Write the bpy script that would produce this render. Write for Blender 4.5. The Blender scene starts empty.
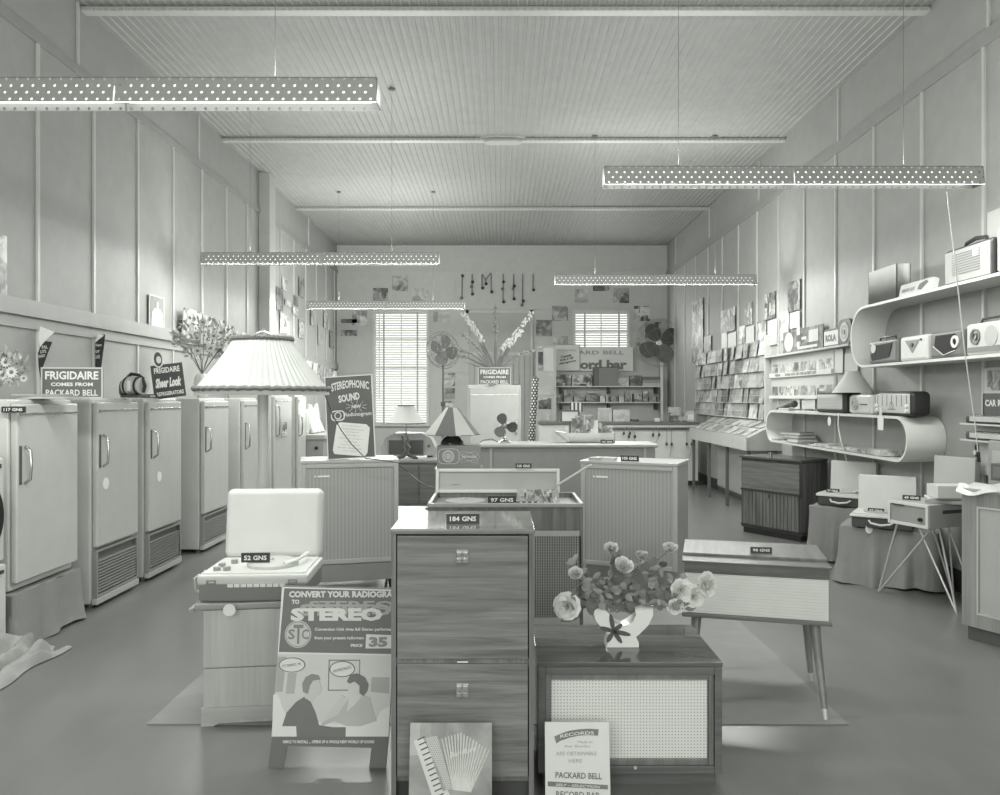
import bpy, bmesh, math, random
from mathutils import Vector, Matrix
random.seed(7)
C = bpy.context.scene.collection
SC = bpy.context.scene
PI = math.pi
F, HC, VX, VY = 780.0, 1.52, 500.0, 397.5

# ---------------------------------------------------------------- camera, sky, light, exposure
cam = bpy.data.objects.new('camera', bpy.data.cameras.new('camera'))
C.objects.link(cam)
cam.location = (0, 0, HC); cam.rotation_euler = (PI/2, 0, 0)
cam.data.sensor_width = 36; cam.data.lens = 36*F/1000; cam.data.clip_end = 200; cam.data.clip_start = .05
SC.camera = cam
SC.view_settings.view_transform = 'Standard'; SC.view_settings.look = 'None'
SC.view_settings.gamma = 1; SC.view_settings.use_curve_mapping = False
SC.view_settings.exposure = 0.0
try:
    SC.cycles.use_denoising = True
    SC.cycles.max_bounces = 10; SC.cycles.diffuse_bounces = 6; SC.cycles.glossy_bounces = 4
    SC.cycles.sample_clamp_indirect = 6.0
    SC.cycles.transparent_max_bounces = 12
except Exception:
    pass
w = bpy.data.worlds.new('sky'); SC.world = w; w.use_nodes = True
w.node_tree.nodes['Background'].inputs[0].default_value = (.97, 1.0, .95, 1)
w.node_tree.nodes['Background'].inputs[1].default_value = 1.9

def area(name, loc, rot, sx, sy, power):
    l = bpy.data.lights.new(name, 'AREA'); l.shape = 'RECTANGLE'; l.size = sx; l.size_y = sy; l.energy = power
    l.color = (.98, 1, .96)
    o = bpy.data.objects.new(name, l); C.objects.link(o); o.location = loc; o.rotation_euler = rot
    return o
# added fill light behind the camera, standing in for shop-front daylight
area('added_front_fill', (0, -1.7, 1.8), (PI/2, 0, 0), 6.0, 2.4, 75)
TUBE_POWER = 36.0
# daylight falling in through the blinds of the two back windows
area('window_daylight', ((401-500)/F*16.6, 16.62, 2.2), (-PI/2, 0, 0), 1.1, 2.3, 46)
area('window_daylight', ((601.5-500)/F*16.6, 16.62, 2.95), (-PI/2, 0, 0), 1.1, .8, 30)

# ---------------------------------------------------------------- materials
def lin(v):
    v /= 255.0
    return v/12.92 if v <= .04045 else ((v+.055)/1.055)**2.4
TINT = (.985, 1.0, .962)
def col(v): return tuple(lin(v)*t for t in TINT) + (1,)
_mc = {}
def newmat(key):
    m = bpy.data.materials.new(key); m.use_nodes = True
    return m, m.node_tree, m.node_tree.nodes['Principled BSDF']
def M(v, rough=.5, metal=0.0, name='paint', bump=0.0, bscale=60):
    k = (v, rough, metal, name, bump)
    if k in _mc: return _mc[k]
    m, t, b = newmat('%s_%d' % (name, v))
    b.inputs['Roughness'].default_value = rough; b.inputs['Metallic'].default_value = metal
    tc = t.nodes.new('ShaderNodeTexCoord'); n = t.nodes.new('ShaderNodeTexNoise'); n.inputs['Scale'].default_value = 7; n.inputs['Detail'].default_value = 4
    t.links.new(tc.outputs['Object'], n.inputs['Vector'])
    r = t.nodes.new('ShaderNodeValToRGB'); r.color_ramp.elements[0].position = .3; r.color_ramp.elements[1].position = .7
    r.color_ramp.elements[0].color = col(max(1, v-3)); r.color_ramp.elements[1].color = col(min(254, v+3))
    t.links.new(n.outputs['Fac'], r.inputs['Fac']); t.links.new(r.outputs['Color'], b.inputs['Base Color'])
    if bump:
        n2 = t.nodes.new('ShaderNodeTexNoise'); n2.inputs['Scale'].default_value = bscale; n2.inputs['Detail'].default_value = 3
        t.links.new(tc.outputs['Object'], n2.inputs['Vector'])
        bp = t.nodes.new('ShaderNodeBump'); bp.inputs['Strength'].default_value = bump; bp.inputs['Distance'].default_value = .01
        t.links.new(n2.outputs['Fac'], bp.inputs['Height']); t.links.new(bp.outputs['Normal'], b.inputs['Normal'])
    _mc[k] = m; return m
def wood(lo, hi, axis='x', rough=.35, scale=1.0, name='wood'):
    k = ('w', lo, hi, axis, rough, scale)
    if k in _mc: return _mc[k]
    m, t, b = newmat('%s_%s_%d' % (name, axis, lo))
    b.inputs['Roughness'].default_value = rough
    tc = t.nodes.new('ShaderNodeTexCoord'); mp = t.nodes.new('ShaderNodeMapping')
    s = {'x': (1.2, 22, 22), 'y': (22, 1.2, 22), 'z': (22, 22, 1.2)}[axis]
    mp.inputs['Scale'].default_value = tuple(q*scale for q in s)
    t.links.new(tc.outputs['Object'], mp.inputs['Vector'])
    n = t.nodes.new('ShaderNodeTexNoise'); n.inputs['Scale'].default_value = 1; n.inputs['Detail'].default_value = 5; n.inputs['Distortion'].default_value = .6
    t.links.new(mp.outputs[0], n.inputs['Vector'])
    mp2 = t.nodes.new('ShaderNodeMapping'); mp2.inputs['Scale'].default_value = tuple(q*scale*5 for q in s)
    t.links.new(tc.outputs['Object'], mp2.inputs['Vector'])
    n2 = t.nodes.new('ShaderNodeTexNoise'); n2.inputs['Scale'].default_value = 1; n2.inputs['Detail'].default_value = 3
    t.links.new(mp2.outputs[0], n2.inputs['Vector'])
    ad = t.nodes.new('ShaderNodeMix'); ad.inputs[0].default_value = .3
    t.links.new(n.outputs['Fac'], ad.inputs[2]); t.links.new(n2.outputs['Fac'], ad.inputs[3])
    r = t.nodes.new('ShaderNodeValToRGB'); r.color_ramp.elements[0].position = .33; r.color_ramp.elements[1].position = .66
    r.color_ramp.elements[0].color = col(lo); r.color_ramp.elements[1].color = col(hi)
    t.links.new(ad.outputs[0], r.inputs['Fac']); t.links.new(r.outputs['Color'], b.inputs['Base Color'])
    _mc[k] = m; return m
def printed(seed, lo=80, hi=205, scale=9, blocks=True):
    """a printed picture: blotches and hard-edged blocks of grey"""
    k = ('p', seed, lo, hi, scale)
    if k in _mc: return _mc[k]
    m, t, b = newmat('printed_card_%d' % seed); b.inputs['Roughness'].default_value = .45
    rr = random.Random(seed)
    tc = t.nodes.new('ShaderNodeTexCoord'); mp = t.nodes.new('ShaderNodeMapping')
    mp.inputs['Location'].default_value = (rr.uniform(0, 50), rr.uniform(0, 50), rr.uniform(0, 50))
    t.links.new(tc.outputs['Object'], mp.inputs['Vector'])
    n = t.nodes.new('ShaderNodeTexNoise'); n.inputs['Scale'].default_value = scale; n.inputs['Detail'].default_value = 6; n.inputs['Distortion'].default_value = 1.2
    v = t.nodes.new('ShaderNodeTexVoronoi'); v.inputs['Scale'].default_value = scale*.8; v.distance = 'CHEBYCHEV'
    t.links.new(mp.outputs[0], n.inputs['Vector']); t.links.new(mp.outputs[0], v.inputs['Vector'])
    mx = t.nodes.new('ShaderNodeMix'); mx.inputs[0].default_value = .35
    t.links.new(n.outputs['Fac'], mx.inputs[2]); t.links.new(v.outputs['Color'], mx.inputs[3])
    r = t.nodes.new('ShaderNodeValToRGB'); e = r.color_ramp.elements
    e[0].position = .33; e[1].position = .68; e[0].color = col(lo); e[1].color = col(hi)
    m1 = e.new(.45); m1.color = col(lo+(hi-lo)*rr.uniform(.25, .5)); m2 = e.new(.56); m2.color = col(lo+(hi-lo)*rr.uniform(.5, .9))
    t.links.new(mx.outputs[0], r.inputs['Fac']); t.links.new(r.outputs['Color'], b.inputs['Base Color'])
    _mc[k] = m; return m
def emis(v, s, name='glow'):
    m = bpy.data.materials.new(name); m.use_nodes = True; t = m.node_tree; t.nodes.clear()
    o = t.nodes.new('ShaderNodeOutputMaterial'); e = t.nodes.new('ShaderNodeEmission')
    e.inputs[0].default_value = col(v); e.inputs[1].default_value = s; t.links.new(e.outputs[0], o.inputs[0]); return m
def N(t, typ, **kw):
    n = t.nodes.new(typ)
    for k, v in kw.items(): setattr(n, k, v)
    return n
def math_n(t, op, a, b=None):
    n = N(t, 'ShaderNodeMath', operation=op)
    for i, q in enumerate((a, b)):
        if q is None: continue
        if isinstance(q, (int, float)): n.inputs[i].default_value = q
        else: t.links.new(q, n.inputs[i])
    return n.outputs[0]
def dotted(v, dot, px, pz, r, hole=False, rough=.4, metal=0.0, stagger=True, name='dotted'):
    """regular dots over the object's x-z plane: printed, or punched right through (hole)"""
    m, t, b = newmat(name); b.inputs['Roughness'].default_value = rough; b.inputs['Metallic'].default_value = metal
    tc = N(t, 'ShaderNodeTexCoord'); s = N(t, 'ShaderNodeSeparateXYZ'); t.links.new(tc.outputs['Object'], s.inputs[0])
    x = math_n(t, 'DIVIDE', s.outputs[0], px); z = math_n(t, 'DIVIDE', s.outputs[2], pz)
    if stagger:
        row = math_n(t, 'FLOOR', z); x = math_n(t, 'ADD', x, math_n(t, 'MULTIPLY', row, .5))
    fx = math_n(t, 'SUBTRACT', math_n(t, 'FRACT', x), .5); fz = math_n(t, 'SUBTRACT', math_n(t, 'FRACT', z), .5)
    dx = math_n(t, 'MULTIPLY', fx, px); dz = math_n(t, 'MULTIPLY', fz, pz)
    d = math_n(t, 'SQRT', math_n(t, 'ADD', math_n(t, 'MULTIPLY', dx, dx), math_n(t, 'MULTIPLY', dz, dz)))
    inside = math_n(t, 'LESS_THAN', d, r)
    if hole:
        b.inputs['Base Color'].default_value = col(v)
        t.links.new(math_n(t, 'SUBTRACT', 1.0, inside), b.inputs['Alpha'])
    else:
        mx = N(t, 'ShaderNodeMix', data_type='RGBA'); t.links.new(inside, mx.inputs[0])
        mx.inputs[6].default_value = col(v); mx.inputs[7].default_value = col(dot); t.links.new(mx.outputs[2], b.inputs['Base Color'])
    return m
def striped(lo, hi, period, axis=0, rough=.8, name='ribbed_cloth', duty=.5):
    k = ('s', lo, hi, period, axis, rough)
    if k in _mc: return _mc[k]
    m, t, b = newmat(name); b.inputs['Roughness'].default_value = rough
    tc = N(t, 'ShaderNodeTexCoord'); s = N(t, 'ShaderNodeSeparateXYZ'); t.links.new(tc.outputs['Object'], s.inputs[0])
    f = math_n(t, 'FRACT', math_n(t, 'DIVIDE', s.outputs[axis], period))
    tri = math_n(t, 'ABSOLUTE', math_n(t, 'SUBTRACT', f, .5))
    r = N(t, 'ShaderNodeValToRGB'); r.color_ramp.elements[0].position = duty*.35; r.color_ramp.elements[1].position = duty*.35+.15
    r.color_ramp.elements[0].color = col(lo); r.color_ramp.elements[1].color = col(hi)
    t.links.new(tri, r.inputs['Fac']); t.links.new(r.outputs['Color'], b.inputs['Base Color'])
    _mc[k] = m; return m
CHROME = M(185, .22, .9, 'chrome'); BLACK = M(38, .35, 0, 'black_plastic'); WHITE = M(226, .5, 0, 'white_card')
BRASS = M(170, .3, .8, 'brass')

# ---------------------------------------------------------------- mesh helpers
class MB:
    def __init__(s): s.bm = bmesh.new(); s.bev = False
    def box(s, x0, x1, y0, y1, z0, z1, bev=0, mat=None, seg=2):
        g = bmesh.ops.create_cube(s.bm, size=1)['verts']
        for v in g:
            v.co = Vector(((x0+x1)/2+v.co.x*(x1-x0), (y0+y1)/2+v.co.y*(y1-y0), (z0+z1)/2+v.co.z*(z1-z0)))
        es = list({e for v in g for e in v.link_edges})
        if bev:
            s.bev = True
            r = bmesh.ops.bevel(s.bm, geom=es, offset=bev, segments=seg, affect='EDGES', profile=.5)
            g = list({v for f in r['faces'] for v in f.verts})
        if mat is not None: bmesh.ops.transform(s.bm, matrix=mat, verts=g)
        return s
    def rot(s, ang, axis, c=(0, 0, 0)):
        bmesh.ops.rotate(s.bm, cent=c, matrix=Matrix.Rotation(ang, 3, axis), verts=s.bm.verts); return s
    def move(s, v):
        bmesh.ops.translate(s.bm, vec=v, verts=s.bm.verts); return s
    def tube(s, pts, r, seg=8, cap=True):
        pts = [Vector(p) for p in pts]; n = len(pts); rs = r if isinstance(r, (list, tuple)) else [r]*n
        rings = []; up = None
        for i, p in enumerate(pts):
            d = (pts[min(i+1, n-1)]-pts[max(i-1, 0)]).normalized()
            if up is None: up = Vector((0, 0, 1)) if abs(d.z) < .9 else Vector((1, 0, 0))
            a = d.cross(up).normalized(); b_ = a.cross(d).normalized(); up = b_
            rings.append([s.bm.verts.new(p+(a*math.cos(2*PI*k/seg)+b_*math.sin(2*PI*k/seg))*rs[i]) for k in range(seg)])
        for i in range(n-1):
            for k in range(seg):
                s.bm.faces.new((rings[i][k], rings[i][(k+1) % seg], rings[i+1][(k+1) % seg], rings[i+1][k]))
        if cap:
            s.bm.faces.new(list(reversed(rings[0]))); s.bm.faces.new(rings[-1])
        return s
    def cyl(s, p0, p1, r0, r1=None, seg=16): return s.tube([p0, p1], [r0, r0 if r1 is None else r1], seg)
    def lathe(s, prof, c=(0, 0, 0), seg=32, sx=1, sy=1, flute=0, nfl=0, close=True):
        rings = []
        for r, z in prof:
            rings.append([s.bm.verts.new((c[0]+r*sx*math.cos(2*PI*k/seg)*(1+flute*(k % 2)), c[1]+r*sy*math.sin(2*PI*k/seg)*(1+flute*(k % 2)), c[2]+z)) for k in range(seg)])
        for i in range(len(rings)-1):
            for k in range(seg):
                s.bm.faces.new((rings[i][k], rings[i][(k+1) % seg], rings[i+1][(k+1) % seg], rings[i+1][k]))
        if close:
            if prof[0][0] > 1e-4: s.bm.faces.new(list(reversed(rings[0])))
            if prof[-1][0] > 1e-4: s.bm.faces.new(rings[-1])
        return s
    def prism(s, pts, y0, y1):
        """outline in x-z, given depth from y0 (front) to y1"""
        a = [s.bm.verts.new((x, y0, z)) for x, z in pts]; b_ = [s.bm.verts.new((x, y1, z)) for x, z in pts]
        n = len(pts)
        s.bm.faces.new(a); s.bm.faces.new(list(reversed(b_)))
        for i in range(n): s.bm.faces.new((a[i], b_[i], b_[(i+1) % n], a[(i+1) % n]))
        return s
    def ball(s, c, r, seg=14):
        r = r if isinstance(r, (list, tuple)) else (r, r, r)
        g = bmesh.ops.create_uvsphere(s.bm, u_segments=seg, v_segments=max(6, seg//2), radius=1)['verts']
        for v in g: v.co = Vector((c[0]+v.co.x*r[0], c[1]+v.co.y*r[1], c[2]+v.co.z*r[2]))
        return s
    def disc(s, cx, cz, r, y0, y1, seg=28, rz=None):
        return s.prism([(cx+r*math.cos(2*PI*k/seg), cz+(rz or r)*math.sin(2*PI*k/seg)) for k in range(seg)], y0, y1)
    def ring(s, cx, cz, r, t, y0, y1, seg=36, rz=None, sq=1.0):
        def P(q, rr, rrz):
            a = 2*PI*q/seg; ca, sa = math.cos(a), math.sin(a)
            return (cx+rr*math.copysign(abs(ca)**sq, ca), cz+rrz*math.copysign(abs(sa)**sq, sa))
        rz = rz or r
        o = [P(k, r, rz) for k in range(seg)]; i_ = [P(k, r-t, rz-t) for k in range(seg)]
        V = [[s.bm.verts.new((x, y, z)) for x, z in L] for L in (o, i_) for y in (y0, y1)]
        of, ob, nf, nb = V
        for k in range(seg):
            j = (k+1) % seg
            s.bm.faces.new((of[k], nf[k], nf[j], of[j])); s.bm.faces.new((of[k], of[j], ob[j], ob[k]))
            s.bm.faces.new((nf[k], nb[k], nb[j], nf[j])); s.bm.faces.new((ob[k], ob[j], nb[j], nb[k]))
        return s
    def frame(s, x0, x1, z0, z1, t, y0, y1, bev=0):
        s.box(x0, x0+t, y0, y1, z0, z1, bev); s.box(x1-t, x1, y0, y1, z0, z1, bev)
        s.box(x0+t, x1-t, y0, y1, z1-t, z1, bev); s.box(x0+t, x1-t, y0, y1, z0, z0+t, bev); return s
    def text(s, txt, cx, cz, wd, ht, y=-.002, th=.0012, bold=.02, shear=0.0, rot=0.0, arc=0.0):
        """raised printed letters, fitted to wd x ht round (cx, cz), reading from -y"""
        cu = bpy.data.curves.new('lettering', 'FONT'); cu.body = txt; cu.offset = bold; cu.extrude = 0; cu.resolution_u = 2; cu.shear = shear
        cu.space_word = 1.1
        o = bpy.data.objects.new('lettering', cu)
        me = bpy.data.meshes.new_from_object(o)
        if len(me.vertices):
            xs = [v.co.x for v in me.vertices]; ys = [v.co.y for v in me.vertices]
            ax, bx, ay, by = min(xs), max(xs), min(ys), max(ys)
            vs = []
            cr, sr = math.cos(rot), math.sin(rot)
            for v in me.vertices:
                u = ((v.co.x-ax)/(bx-ax)-.5)*wd; q = ((v.co.y-ay)/max(1e-6, by-ay)-.5)*ht + arc*(1-(2*u/wd)**2)
                vs.append(s.bm.verts.new((cx+u*cr-q*sr, y, cz+u*sr+q*cr)))
            for p in me.polygons:
                try: s.bm.faces.new([vs[i] for i in p.vertices])
                except ValueError: pass
        bpy.data.objects.remove(o); bpy.data.curves.remove(cu); bpy.data.meshes.remove(me)
        return s
    def build(s, name, mat, parent=None, smooth=35):
        bmesh.ops.remove_doubles(s.bm, verts=s.bm.verts, dist=1e-6)
        bmesh.ops.recalc_face_normals(s.bm, faces=s.bm.faces)
        if smooth:
            for f in s.bm.faces: f.smooth = True
            a = math.radians(smooth)
            for e in s.bm.edges:
                if len(e.link_faces) == 2 and e.calc_face_angle(0) > a: e.smooth = False
        me = bpy.data.meshes.new(name); s.bm.to_mesh(me); s.bm.free()
        if mat is not None: me.materials.append(mat)
        o = bpy.data.objects.new(name, me); C.objects.link(o)
        if s.bev and smooth: q = o.modifiers.new('weighted_normals', 'WEIGHTED_NORMAL'); q.keep_sharp = True
        if parent is not None: o.parent = parent
        return o
def tag(o, label, cat, group=None, kind=None):
    if label: o['label'] = label
    if cat: o['category'] = cat
    if group: o['group'] = group
    if kind: o['kind'] = kind
    return o
def thing(name, label, cat, loc=(0, 0, 0), rz=0.0, group=None):
    o = bpy.data.objects.new(name, None); C.objects.link(o); o.empty_display_size = .1
    o.location = loc; o.rotation_euler = (0, 0, math.radians(rz)); return tag(o, label, cat, group)
def struct(name, mb, mat, smooth=35):
    o = mb.build(name, mat, None, smooth); o['kind'] = 'structure'; return o
def copy_tree(o, parent=None):
    c = o.copy(); C.objects.link(c); c.parent = parent
    for ch in [q for q in bpy.data.objects if q.parent == o]: copy_tree(ch, c)
    return c
def px(x, y, d): return ((x-VX)/F*d, d, HC-(y-VY)/F*d)
def X_(x, d): return (x-VX)/F*d
def Z_(y, d): return HC-(y-VY)/F*d
LX, RX, BY, CZ = -3.51, 3.60, 16.8, 4.80
def inv(f, x): return f/(x-VX)*F

# ---------------------------------------------------------------- the room
FL = M(122, .22, 0, 'linoleum')
def floor_mat():
    m, t, b = newmat('polished_linoleum')
    tc = N(t, 'ShaderNodeTexCoord'); mp = N(t, 'ShaderNodeMapping'); mp.inputs['Scale'].default_value = (1, .35, 1)
    t.links.new(tc.outputs['Object'], mp.inputs[0])
    n = N(t, 'ShaderNodeTexNoise'); n.inputs['Scale'].default_value = 4; n.inputs['Detail'].default_value = 8; n.inputs['Roughness'].default_value = .65
    t.links.new(mp.outputs[0], n.inputs[0])
    r = N(t, 'ShaderNodeValToRGB'); r.color_ramp.elements[0].position = .3; r.color_ramp.elements[1].position = .7
    r.color_ramp.elements[0].color = col(107); r.color_ramp.elements[1].color = col(117)
    t.links.new(n.outputs['Fac'], r.inputs[0]); t.links.new(r.outputs[0], b.inputs['Base Color'])
    r2 = N(t, 'ShaderNodeMapRange'); r2.inputs[3].default_value = .26; r2.inputs[4].default_value = .32
    t.links.new(n.outputs['Fac'], r2.inputs[0]); t.links.new(r2.outputs[0], b.inputs['Roughness'])
    bp = N(t, 'ShaderNodeBump'); bp.inputs['Strength'].default_value = .0; bp.inputs['Distance'].default_value = .001
    t.links.new(n.outputs['Fac'], bp.inputs['Height']); t.links.new(bp.outputs[0], b.inputs['Normal'])
    return m
FY = -1.8
struct('floor', MB().box(LX-.2, RX+.2, FY, BY+.2, -.1, 0), floor_mat())
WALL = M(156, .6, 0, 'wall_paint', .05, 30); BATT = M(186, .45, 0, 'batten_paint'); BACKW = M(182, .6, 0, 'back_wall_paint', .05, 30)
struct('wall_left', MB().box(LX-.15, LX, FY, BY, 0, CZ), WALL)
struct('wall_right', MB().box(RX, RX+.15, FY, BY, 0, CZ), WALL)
# corrugated ceiling, ribs running down the room
cb = MB(); n = int((RX-LX)/.075); prof = []
for i in range(n):
    x = LX+i*.075; prof += [(x, CZ), (x+.045, CZ), (x+.052, CZ-.008), (x+.068, CZ-.008)]
prof.append((RX, CZ)); prof = prof + [(RX, CZ+.1), (LX, CZ+.1)]
cb.prism(prof, FY, BY+.15)
struct('ceiling', cb, M(154, .6, 0, 'ceiling_paint'), 0)
# back wall with two windows and a doorway
def bw(x, y): return (X_(x, BY), Z_(y, BY))
W1 = (X_(374, BY), X_(428, BY), Z_(424, BY), Z_(311, BY)); W2 = (X_(574, BY), X_(629, BY), Z_(351, BY), Z_(311, BY))
def wall_with_holes(x0, x1, z0, z1, holes, y0, y1):
    xs = sorted({x0, x1, *[h[0] for h in holes], *[h[1] for h in holes]}); zs = sorted({z0, z1, *[h[2] for h in holes], *[h[3] for h in holes]})
    b = MB()
    for a, c in zip(xs, xs[1:]):
        for d, e in zip(zs, zs[1:]):
            if any(h[0] <= (a+c)/2 <= h[1] and h[2] <= (d+e)/2 <= h[3] for h in holes): continue
            b.box(a, c, y0, y1, d, e)
    return b
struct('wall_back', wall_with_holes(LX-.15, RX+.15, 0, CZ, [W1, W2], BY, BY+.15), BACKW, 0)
# unseen front wall with wide openings, added to cut the sky light coming in
struct('wall_front', wall_with_holes(LX-.15, RX+.15, 0, CZ, [(LX+.3, -.6, .6, 3.0), (.6, RX-.3, .6, 3.0)], FY-.15, FY), WALL, 0)
# trims
b = MB()
for k in range(-9, 14):
    y = 5.91+.8149*k
    if y < BY-.05 and y > FY:
        b.box(LX, LX+.018, y-.014, y+.014, 2.24, 4.20); b.box(LX, LX+.014, y-.012, y+.012, .12, 2.05)
for k in range(-3, 5):
    y = 6.47+2.6*k
    if y < BY: b.box(LX, LX+.018, y-.014, y+.014, 4.28, CZ)
struct('trim_1', b, BATT)
b = MB()
for k in range(-8, 13):
    y = 5.79+.852*k
    if y < BY-.05 and y > FY:
        b.box(RX-.018, RX, y-.014, y+.014, .12, 4.12)
for k in range(-3, 5):
    y = 5.73+2.55*k
    if y < BY: b.box(RX-.018, RX, y-.014, y+.014, 4.24, CZ)
struct('trim_2', b, BATT)
RAIL = M(147, .5, 0, 'rail_paint')
struct('trim_3', MB().box(LX, LX+.03, FY, BY, 2.12, 2.245, .004).box(LX, LX+.02, FY, BY, 2.03, 2.05).box(LX, LX+.022, FY, BY, 4.2, 4.28, .004), RAIL)
struct('trim_4', MB().box(RX-.022, RX, FY, BY, 4.12, 4.24, .004), RAIL)
struct('trim_5', MB().box(LX, RX, BY-.02, BY, 4.26, 4.30).box(LX, RX, BY-.015, BY, 3.42, 3.44).box(LX+.9, LX+.92, BY-.012, BY, 1.5, 4.26).box(-.98, -.96, BY-.012, BY, 3.44, 4.26).box(1.5, 1.52, BY-.012, BY, 3.44, 4.26).box(LX, RX, BY-.012, BY, 2.06, 2.075), BACKW)
b = MB()
for d in (6.57-3.32, 6.57, 9.87, 13.45):
    b.box(LX, RX, d-.05, d+.05, CZ-.045, CZ-.008, .006)
struct('trim_6', b, BATT)
b = MB()
for d in (6.57, 9.87, 13.45):                       # little turned beads along the strips
    for i in range(120):
        x = LX+.03+i*.0592; b.box(x, x+.03, d-.065, d-.05, CZ-.05, CZ-.03)
struct('trim_7', b, M(172, .5, 0, 'bead_paint'))
struct('column_left', MB().box(LX, LX+.16, 11.35, 11.65, 0, CZ, .01), M(176, .5, 0, 'post_paint'))
struct('baseboard_left', MB().box(LX, LX+.02, FY, BY, 0, .12), M(90, .5, 0, 'skirting'))
struct('baseboard_right', MB().box(RX-.02, RX, FY, BY, 0, .17, .004), M(48, .5, 0, 'dark_skirting'))
struct('baseboard_back', MB().box(LX, RX, BY-.02, BY, 0, .14), M(90, .5, 0, 'skirting'))

def window(n, W, blind_label):
    x0, x1, z0, z1 = W
    o = struct('window_%d' % n, MB().frame(x0-.03, x1+.03, z0-.03, z1+.03, .06, BY-.03, BY+.1), M(192, .5, 0, 'window_paint'))
    b = MB(); mx = (x0+x1)/2; b.box(mx-.012, mx+.012, BY+.05, BY+.08, z0, z1)
    k = 4 if z1-z0 > 2 else 2
    for i in range(1, k): z = z0+(z1-z0)*i/k; b.box(x0, x1, BY+.05, BY+.08, z-.015, z+.015)
    b.build('sash', M(215, .5, 0, 'sash_paint'), o)
    g = bpy.data.materials.get('window_glass')
    if g is None:
        g, t, bs = newmat('window_glass'); bs.inputs['Roughness'].default_value = .05; bs.inputs['Alpha'].default_value = .12; bs.inputs['Base Color'].default_value = col(200)
    MB().box(x0, x1, BY+.062, BY+.066, z0, z1).build('pane', g, o)
    t = thing('venetian_blind', blind_label, 'blind', (mx, BY-.035, z1), 0, 'venetian blinds')
    h = z1-z0; wd = (x1-x0)/2
    MB().box(-wd, wd, -.03, .02, -.04, .01, .004).build('head_rail', M(190, .5), t)
    b = MB(); ns = int(h/.052)
    for i in range(ns):
        z = -.06-i*.052
        b.box(-wd+.01, wd-.01, -.02, .022, -.0012, .0012, 0, Matrix.Translation((0, 0, z)) @ Matrix.Rotation(math.radians(50), 4, 'X'))
    b.build('slats', M(222, .5, 0, 'slat_paint'), t)
    for sx in (-1, 1):
        MB().box(sx*wd*.62-.018, sx*wd*.62+.018, -.028, -.026, -h, 0).build('tape', M(185, .8, 0, 'tape'), t)
window(1, W1, 'tall venetian blind over the long window in the back wall, behind the table lamps')
window(2, W2, 'short venetian blind over the small window above the record bar sign')
# backyard hedge/daylight seen through the panes is the open sky
dx0, dx1, dz = X_(466, BY), X_(533, BY), Z_(310, BY)
d1 = struct('door_1', MB().box(dx0, dx0+.06, BY-.04, BY, 0, dz).box(dx1-.06, dx1, BY-.04, BY, 0, dz).box(dx0, dx1, BY-.04, BY, dz-.07, dz).box(dx0, dx1, BY-.035, BY, 2.42, 2.50), M(182, .5, 0, 'door_frame'))
b = MB(); nb = 11; ww = (dx1-dx0-.12)/nb
for i in range(nb): b.box(dx0+.06+i*ww+.004, dx0+.06+(i+1)*ww-.004, BY-.028, BY, 0, 2.42, .004)
b.build('boarded_leaf', M(172, .5, 0, 'door_paint'), d1)
MB().box(dx0+.06, dx1-.06, BY-.02, BY, 2.5, dz-.07).build('fanlight_panel', M(166, .5), d1)

# ceiling rose on the second strip
t = thing('ceiling_rose', 'pale octagonal ceiling plate in the middle of the second ceiling strip', 'ceiling rose', (X_(503, 9.87), 9.87, CZ-.01))
pts = [(-.29, -.06), (-.29, .06), (-.2, .12), (.2, .12), (.29, .06), (.29, -.06), (.2, -.12), (-.2, -.12)]
b = MB(); b.prism(pts, 0, .05); b.rot(PI/2, 'X'); b.move((0, 0, -.005)); b.build('plate', M(182, .5), t)
b = MB(); b.prism([(x*.8, z*.75) for x, z in pts], 0, .02); b.rot(PI/2, 'X'); b.move((0, 0, -.05)); b.build('boss', M(176, .5), t)

# ---------------------------------------------------------------- fluorescent fittings
PERF = dotted(196, 0, .052, .034, .007, hole=True, rough=.36, metal=.45, name='perforated_metal')
TUBE = emis(250, 1.5, 'tube_glow')
def tube_lights(cx, d, z=2.99, power=1.0):
    P = TUBE_POWER*power
    area('tube_light', (cx, d, z-.10), (0, 0, 0), 2.5, .1, P*1.1)
    for sg in (-1, 1): area('tube_light', (cx, d+sg*.085, z-.03), (sg*math.radians(62), 0, 0), 2.5, .09, P*.75)
    area('tube_light_up', (cx, d, z+.085), (PI, 0, 0), 2.5, .1, P*.72)
    for k in (-1.31, 1.31):                       # light spilling from the open ends
        l = bpy.data.lights.new('tube_end_light', 'POINT'); l.shadow_soft_size = .05; l.energy = P*.06; l.color = (.98, 1, .96)
        o = bpy.data.objects.new('tube_end_light', l); C.objects.link(o); o.location = (cx+k, d, z-.02)
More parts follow.
